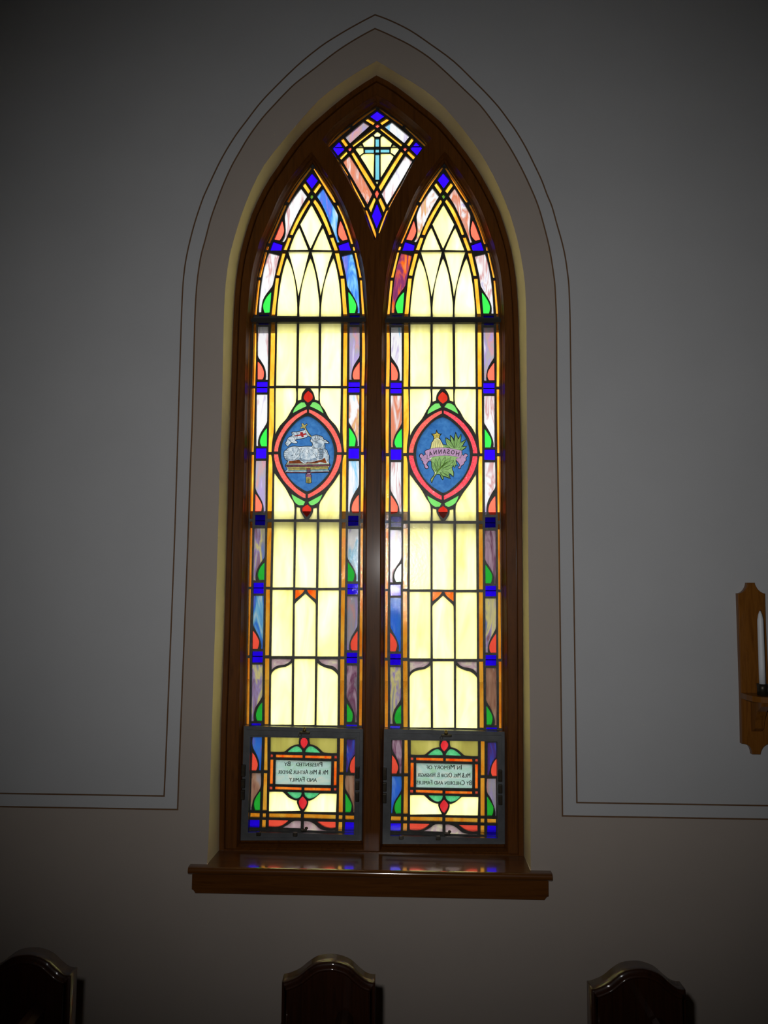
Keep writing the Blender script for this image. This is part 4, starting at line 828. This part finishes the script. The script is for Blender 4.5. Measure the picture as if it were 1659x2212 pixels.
def medallion(parent, shape, tints, strokes, dx, dz, base, name, fine=0.0015, curls=False):
    outl = smooth_poly(dec(LANCET['medal'][0], dx, dz))
    sh = smooth_poly(dec(shape, dx, dz), 3, 62, minlen=0.002)
    o = pane('medallion_pane', outl, YG - 0.0022, YG + 0.0018, G['medal'], parent, [sh])
    o['label'] = 'blue glass of the almond medallion'
    pane(name, sh, YG - 0.0022, YG + 0.0018, G[base], parent)
    by = {}
    for k, l in tints:
        by.setdefault(k, []).append(smooth_poly(dec(l, dx, dz), 3, 62, minlen=0.002))
    for n, (k, ps) in enumerate(by.items()):
        flat_shape('painted_' + {'redx': 'cross', 'palm': 'leaves', 'frond': 'foliage', 'shade': 'shading', 'mauve': 'ribbon', 'stargold': 'star', 'ray': 'rays', 'twig': 'stem', 'gold': 'gilding', 'brown': 'book_cover', 'cream': 'book_edge', 'plum': 'book_band', 'slate': 'book_board', 'rose': 'bookmark'}[k], ps, YG - 0.0024 - 0.0001 * n, P[k], parent)
    quads = []
    for l in strokes:
        quads += stroke(smooth_poly(dec(l, dx, dz), 3, 70, closed=False, minlen=0.002), fine)
    if curls:
        flat_shape('painted_fleece', [q for l in LAMB_CURLS for q in stroke(dec(l, dx, dz), 0.0010)], YG - 0.0037, P['fleece'], parent)
    sp = sh + [sh[0]]
    quads += stroke(sp, 0.0024)
    flat_shape('painted_outlines', quads, YG - 0.0040, M_INK, parent)


def build_lancet(dx, dz, right):
    poly = smooth_poly(dec(LANCET_EDGE, dx, dz))
    holder = empty('tmp')
    holes = [smooth_poly(dec(l, dx, dz)) for ps in LANCET.values() for l in ps]
    lead = plate('lancet_panel', offset(poly, 0.006), holes, YG - 0.005, YG + 0.005, M_LEAD, window)
    bpy.data.objects.remove(holder, do_unlink=True)
    lead['label'] = 'leaded lancet with the palm and ribbon medallion' if right else 'leaded lancet with the lamb medallion'
    glaze(lead, LANCET, dx, dz, YG, STREAK_RIGHT if right else STREAK_LEFT, right, skip=('medal',))
    if right:
        medallion(lead, PALM_SHAPE, PALM_TINTS, PALM_STROKES, dx, dz, 'pale', 'palm_piece', 0.0010)
        for c, x, z, a in LETTERS:
            writing('lettering', c, x * 1e-4 + dx, z * 1e-4 + dz, {'O': 0.0125, 'S': 0.0095}.get(c, 0.0115), 0.0165, YG - 0.0044, lead, True, math.radians(a), False)
    else:
        medallion(lead, LAMB_SHAPE, LAMB_TINTS, LAMB_STROKES, dx, dz, 'wool', 'lamb_piece', curls=True)
    x0, x1 = -0.5152 + dx, -0.0785 + dx
    for zb_ in BARS:
        b = box('saddle_bar', x0, x1, YG + 0.006, YG + 0.011, zb_ - 0.0018 + dz, zb_ + 0.0018 + dz, M_IRON, window)
    box('saddle_bar', -0.4515 + dx, -0.1377 + dx, YG + 0.006, YG + 0.011, 2.9949 + dz, 2.9985 + dz, M_IRON, window)
    bm = bmesh.new()
    box_bm(bm, -0.5183 + dx, -0.078 + dx, 0.175, 0.207, 2.7136 + dz, 2.7293 + dz)
    bmesh.ops.bevel(bm, geom=bm.edges[:], offset=0.002, segments=2, affect='EDGES')
    from_bm('transom_bar', bm, M_IRON, window)
    # outer storm sash: its rails show dark through the clear glass
    bm = bmesh.new()
    for z0, z1 in ((2.7015, 2.7683), (1.9373, 2.001), (0.78, 0.83)):
        box_bm(bm, -0.5274 + dx, -0.0668 + dx, 0.25, 0.275, z0, z1)
    for xa, xb in ((-0.5375, -0.5193), (-0.0739, -0.0567)):
        box_bm(bm, xa + dx, xb + dx, 0.25, 0.275, 0.78, 2.7683)
    from_bm('storm_sash', bm, M_STORM, window)
    # hopper vent
    ho, hi = dec(HOPPER_OUTER, dx, dz), dec(HOPPER_INNER, dx, dz)
    mid = offset(ho, -0.0055)
    sash = plate('hopper_sash', mid, [hi], 0.162, 0.193, M_ALU, window)
    sash['label'] = 'grey metal hopper vent below the ' + ('palm' if right else 'lamb') + ' lancet'
    plate('hopper_frame', offset(ho, 0.007), [offset(ho, -0.0075)], 0.169, 0.2, M_ALU, sash)
    plate('hopper_stop', offset(hi, 0.004), [offset(hi, -0.0005)], 0.1565, 0.162, M_ALU, sash)
    hh = [smooth_poly(dec(l, dx, dz)) for ps in HOPPER.values() for l in ps]
    plate('lead_came', offset(hi, 0.006), hh, YH - 0.005, YH + 0.005, M_LEAD, sash)
    glaze(sash, HOPPER, dx, dz, YH, STREAK_HOPPER[1 if right else 0], right)
    lines = (('In Memory of', 0.1265, 1.0779), ('Mr.& Mrs. Oscar B. Hensinger', 0.188, 1.0501), ('By Children and Families', 0.197, 1.0239)) if right else \
            (('Presented   By', 0.138, 1.0779), ('Mr & Mrs Arthur Snyder', 0.180, 1.0501), ('and Family', 0.100, 1.0239))
    for body, w, z in lines:
        writing('lettering', body, -0.2923 + dx, z + dz, w, 0.0165, YH - 0.0026, sash)
    # latch, pull ring, hinges, catch
    la = box('latch', -0.3027 + dx, -0.2662 + dx, 0.147, 0.162, 1.1908 + dz, 1.1984 + dz, M_HARD, sash, 0.0015)
    lathe('latch_knob', [(0.004, 0.0), (0.006, 0.002), (0.006, 0.008), (0.0045, 0.010), (0.0045, 0.014), (0.002, 0.016)], M_BRASS, sash, (-0.286 + dx, 0.154, 1.1984 + dz), 16)
    bm = bmesh.new()
    for i in range(14):
        for q in range(6):
            t, u = 2 * math.pi * i / 14, 2 * math.pi * q / 6
            bm.verts.new(((0.005 + 0.001 * math.cos(u)) * math.cos(t), 0.001 * math.sin(u), (0.005 + 0.001 * math.cos(u)) * math.sin(t)))
    bm.verts.ensure_lookup_table()
    for i in range(14):
        for q in range(6):
            bm.faces.new([bm.verts[a] for a in (i * 6 + q, ((i + 1) % 14) * 6 + q, ((i + 1) % 14) * 6 + (q + 1) % 6, i * 6 + (q + 1) % 6)])
    from_bm('pull_ring', bm, M_HARD, sash, (-0.3022 + dx, 0.159, 1.1847 + dz))
    for hx in (-0.4443, -0.3134):
        box('hinge', hx - 0.008 + dx, hx + 0.008 + dx, 0.151, 0.162, 0.8319 + dz, 0.8461 + dz, M_HARD, sash, 0.002)
    box('catch', -0.2915 + dx, -0.2713 + dx, 0.148, 0.162, 0.8512 + dz, 0.8583 + dz, M_HARD, sash, 0.0015)
    lathe('catch_knob', [(0.003, 0), (0.0055, 0.002), (0.0055, 0.007), (0.002, 0.009)], M_HARD, sash, (-0.2733 + dx, 0.154, 0.8572 + dz), 14)
    for za, zc in ((1.0364, 1.0769), (0.9959, 1.0263), (0.9554, 0.9888)):
        for xs in (-0.5046, -0.0937):
            box('stay_block', xs - 0.007 + dx, xs + 0.007 + dx, 0.153, 0.169, za + dz, zc + dz, M_HARD, sash, 0.002)


build_lancet(0.0, 0.0, False)
build_lancet(DX, DZ, True)
kp = plate('kite_panel', offset(kite_edge, 0.005), [smooth_poly(dec(l)) for ps in KITE.values() for l in ps], YG - 0.005, YG + 0.005, M_LEAD, window)
kp['label'] = 'kite shaped leaded light with a pale blue cross'
glaze(kp, KITE, 0, 0, YG, STREAK_KITE)
box('saddle_bar', -0.2085, 0.125, YG + 0.006, YG + 0.010, 3.4176, 3.4206, M_IRON, window)

# ------------------------------------------------------------------ wall sconce and its candle
sc = empty('candle_sconce', (1.24, 0, 1.2))
tag(sc, 'wooden wall sconce with notched ends at the right edge', 'sconce')
L_ = lambda pts: [(x - 1.24, z - 1.2) for x, z in pts]
prism('back_plate', L_(smooth_poly(dec(SCONCE), 3, 40)), -0.020, -0.0005, M_SCON, sc, 0.003)
shelf = [(-0.046, 0.0), (0.046, 0.0), (0.046, -0.045), (0.040, -0.075), (0.022, -0.098), (0.0, -0.105), (-0.022, -0.098), (-0.040, -0.075), (-0.046, -0.045)]
bm = bmesh.new()
lo_ = [bm.verts.new((x, y - 0.020, 0.160)) for x, y in shelf]
hi_ = [bm.verts.new((x, y - 0.020, 0.178)) for x, y in shelf]
bm.faces.new(lo_)
bm.faces.new(list(reversed(hi_)))
for i in range(len(shelf)):
    bm.faces.new((lo_[i], lo_[(i + 1) % 9], hi_[(i + 1) % 9], hi_[i]))
from_bm('shelf', bm, M_SCON, sc)
bm = bmesh.new()
prof = [(-0.020, 0.160), (-0.105, 0.160), (-0.100, 0.145), (-0.072, 0.125), (-0.055, 0.095), (-0.046, 0.066), (-0.030, 0.055), (-0.020, 0.052)]
a_ = [bm.verts.new((-0.015, y, z)) for y, z in prof]
b_ = [bm.verts.new((0.015, y, z)) for y, z in prof]
bm.faces.new(a_)
bm.faces.new(list(reversed(b_)))
for i in range(len(prof)):
    bm.faces.new((a_[i], a_[(i + 1) % 8], b_[(i + 1) % 8], b_[i]))
from_bm('corbel', bm, M_SCON, sc)
lathe('candle_cup', [(0.012, 0.178), (0.017, 0.180), (0.0165, 0.200), (0.018, 0.2155), (0.0115, 0.2155), (0.0110, 0.2105)], M_HARD, sc, (0, -0.080, 0), 24)
cd = empty('taper_candle', (1.24, -0.080, 1.411))
tag(cd, 'white taper candle standing in the wooden wall sconce', 'candle')
lathe('wax', [(0.0100, 0.0), (0.0098, 0.06), (0.0096, 0.20), (0.0092, 0.212), (0.0062, 0.228), (0.0022, 0.240)], M_WAX, cd)
lathe('wick', [(0.0012, 0.235), (0.0012, 0.243), (0.0006, 0.246)], M_WICK, cd, (0.001, 0, 0), 8)

# ------------------------------------------------------------------ pews
top = smooth_poly(dec(PEW_TOP), 3, 50, closed=False)
px0 = 0.5 * (top[0][0] + top[-1][0])
top = [(x - px0, z) for x, z in top]
xl, xr = top[0][0], top[-1][0]
outline = [(xr, 0.0)] + list(reversed(top)) + [(xl, 0.655), (xl - 0.02, 0.615), (xl - 0.09, 0.585), (xl - 0.20, 0.575), (xl - 0.235, 0.555), (xl - 0.225, 0.52), (xl - 0.19, 0.45), (xl - 0.19, 0.0)]


def make_pew():
    t = empty('church_pew')
    for y in (0.0, -2.905):
        rings = [(outline, 0.055), (outline, 0.016), (offset(outline, -0.001), 0.012), (offset(outline, -0.004), 0.010), (offset(outline, -0.007), 0.009), (offset(outline, -0.009), 0.004), (offset(outline, -0.011), 0.001), (offset(outline, -0.014), 0.0), (offset(outline, -0.0165), 0.0012), (offset(outline, -0.018), 0.004)]
        bm = bmesh.new()
        vr_ = [[bm.verts.new((x, y + yy, z)) for x, z in l] for l, yy in rings]
        n = len(outline)
        for a, b in zip(vr_, vr_[1:]):
            for i in range(n):
                bm.faces.new((a[i], a[(i + 1) % n], b[(i + 1) % n], b[i])).smooth = True
        bm.faces.new(vr_[0])
        bm.faces.new(vr_[-1])
        from_bm('end_panel', bm, M_PEW, t)
    bx = 0.040
    for nm, prof in (('backrest', [(bx + 0.03, 0.36), (bx + 0.018, 0.672), (bx + 0.021, 0.690), (bx + 0.010, 0.703), (bx - 0.004, 0.706), (bx - 0.016, 0.698), (bx - 0.021, 0.682), (bx - 0.006, 0.36)]),
                     ('seat', [(bx + 0.012, 0.395), (bx + 0.012, 0.43), (xl - 0.17, 0.445), (xl - 0.185, 0.435), (xl - 0.185, 0.418), (xl - 0.17, 0.41)])):
        bm = bmesh.new()
        a = [bm.verts.new((x, -0.002, z)) for x, z in prof]
        b = [bm.verts.new((x, -2.848, z)) for x, z in prof]
        bm.faces.new(a)
        bm.faces.new(list(reversed(b)))
        for i in range(len(prof)):
            j = (i + 1) % len(prof)
            bm.faces.new((a[i], a[j], b[j], b[i]))
        from_bm(nm, bm, M_PEW, t)
    return t


def copy_tree(o, parent=None):
    c = o.copy()
    COL.objects.link(c)
    c.parent = parent
    for ch in o.children:
        copy_tree(ch, c)
    return c


pew = make_pew()
for i, (x, rz, lab) in enumerate(((px0, 2.0, 'dark wooden church pew with arched end panel below the middle of the window'),
                                  (px0 - 0.7556, 2.0, 'dark wooden church pew with arched end panel in the lower left corner'),
                                  (px0 + 0.7523, 2.0, 'dark wooden church pew with arched end panel at the lower right below the sconce'))):
    o = pew if i == 0 else copy_tree(pew)
    o.location = (x, -0.72, 0.0)
    o.rotation_euler = (0, 0, math.radians(rz))
    tag(o, lab, 'pew', 'church pews')
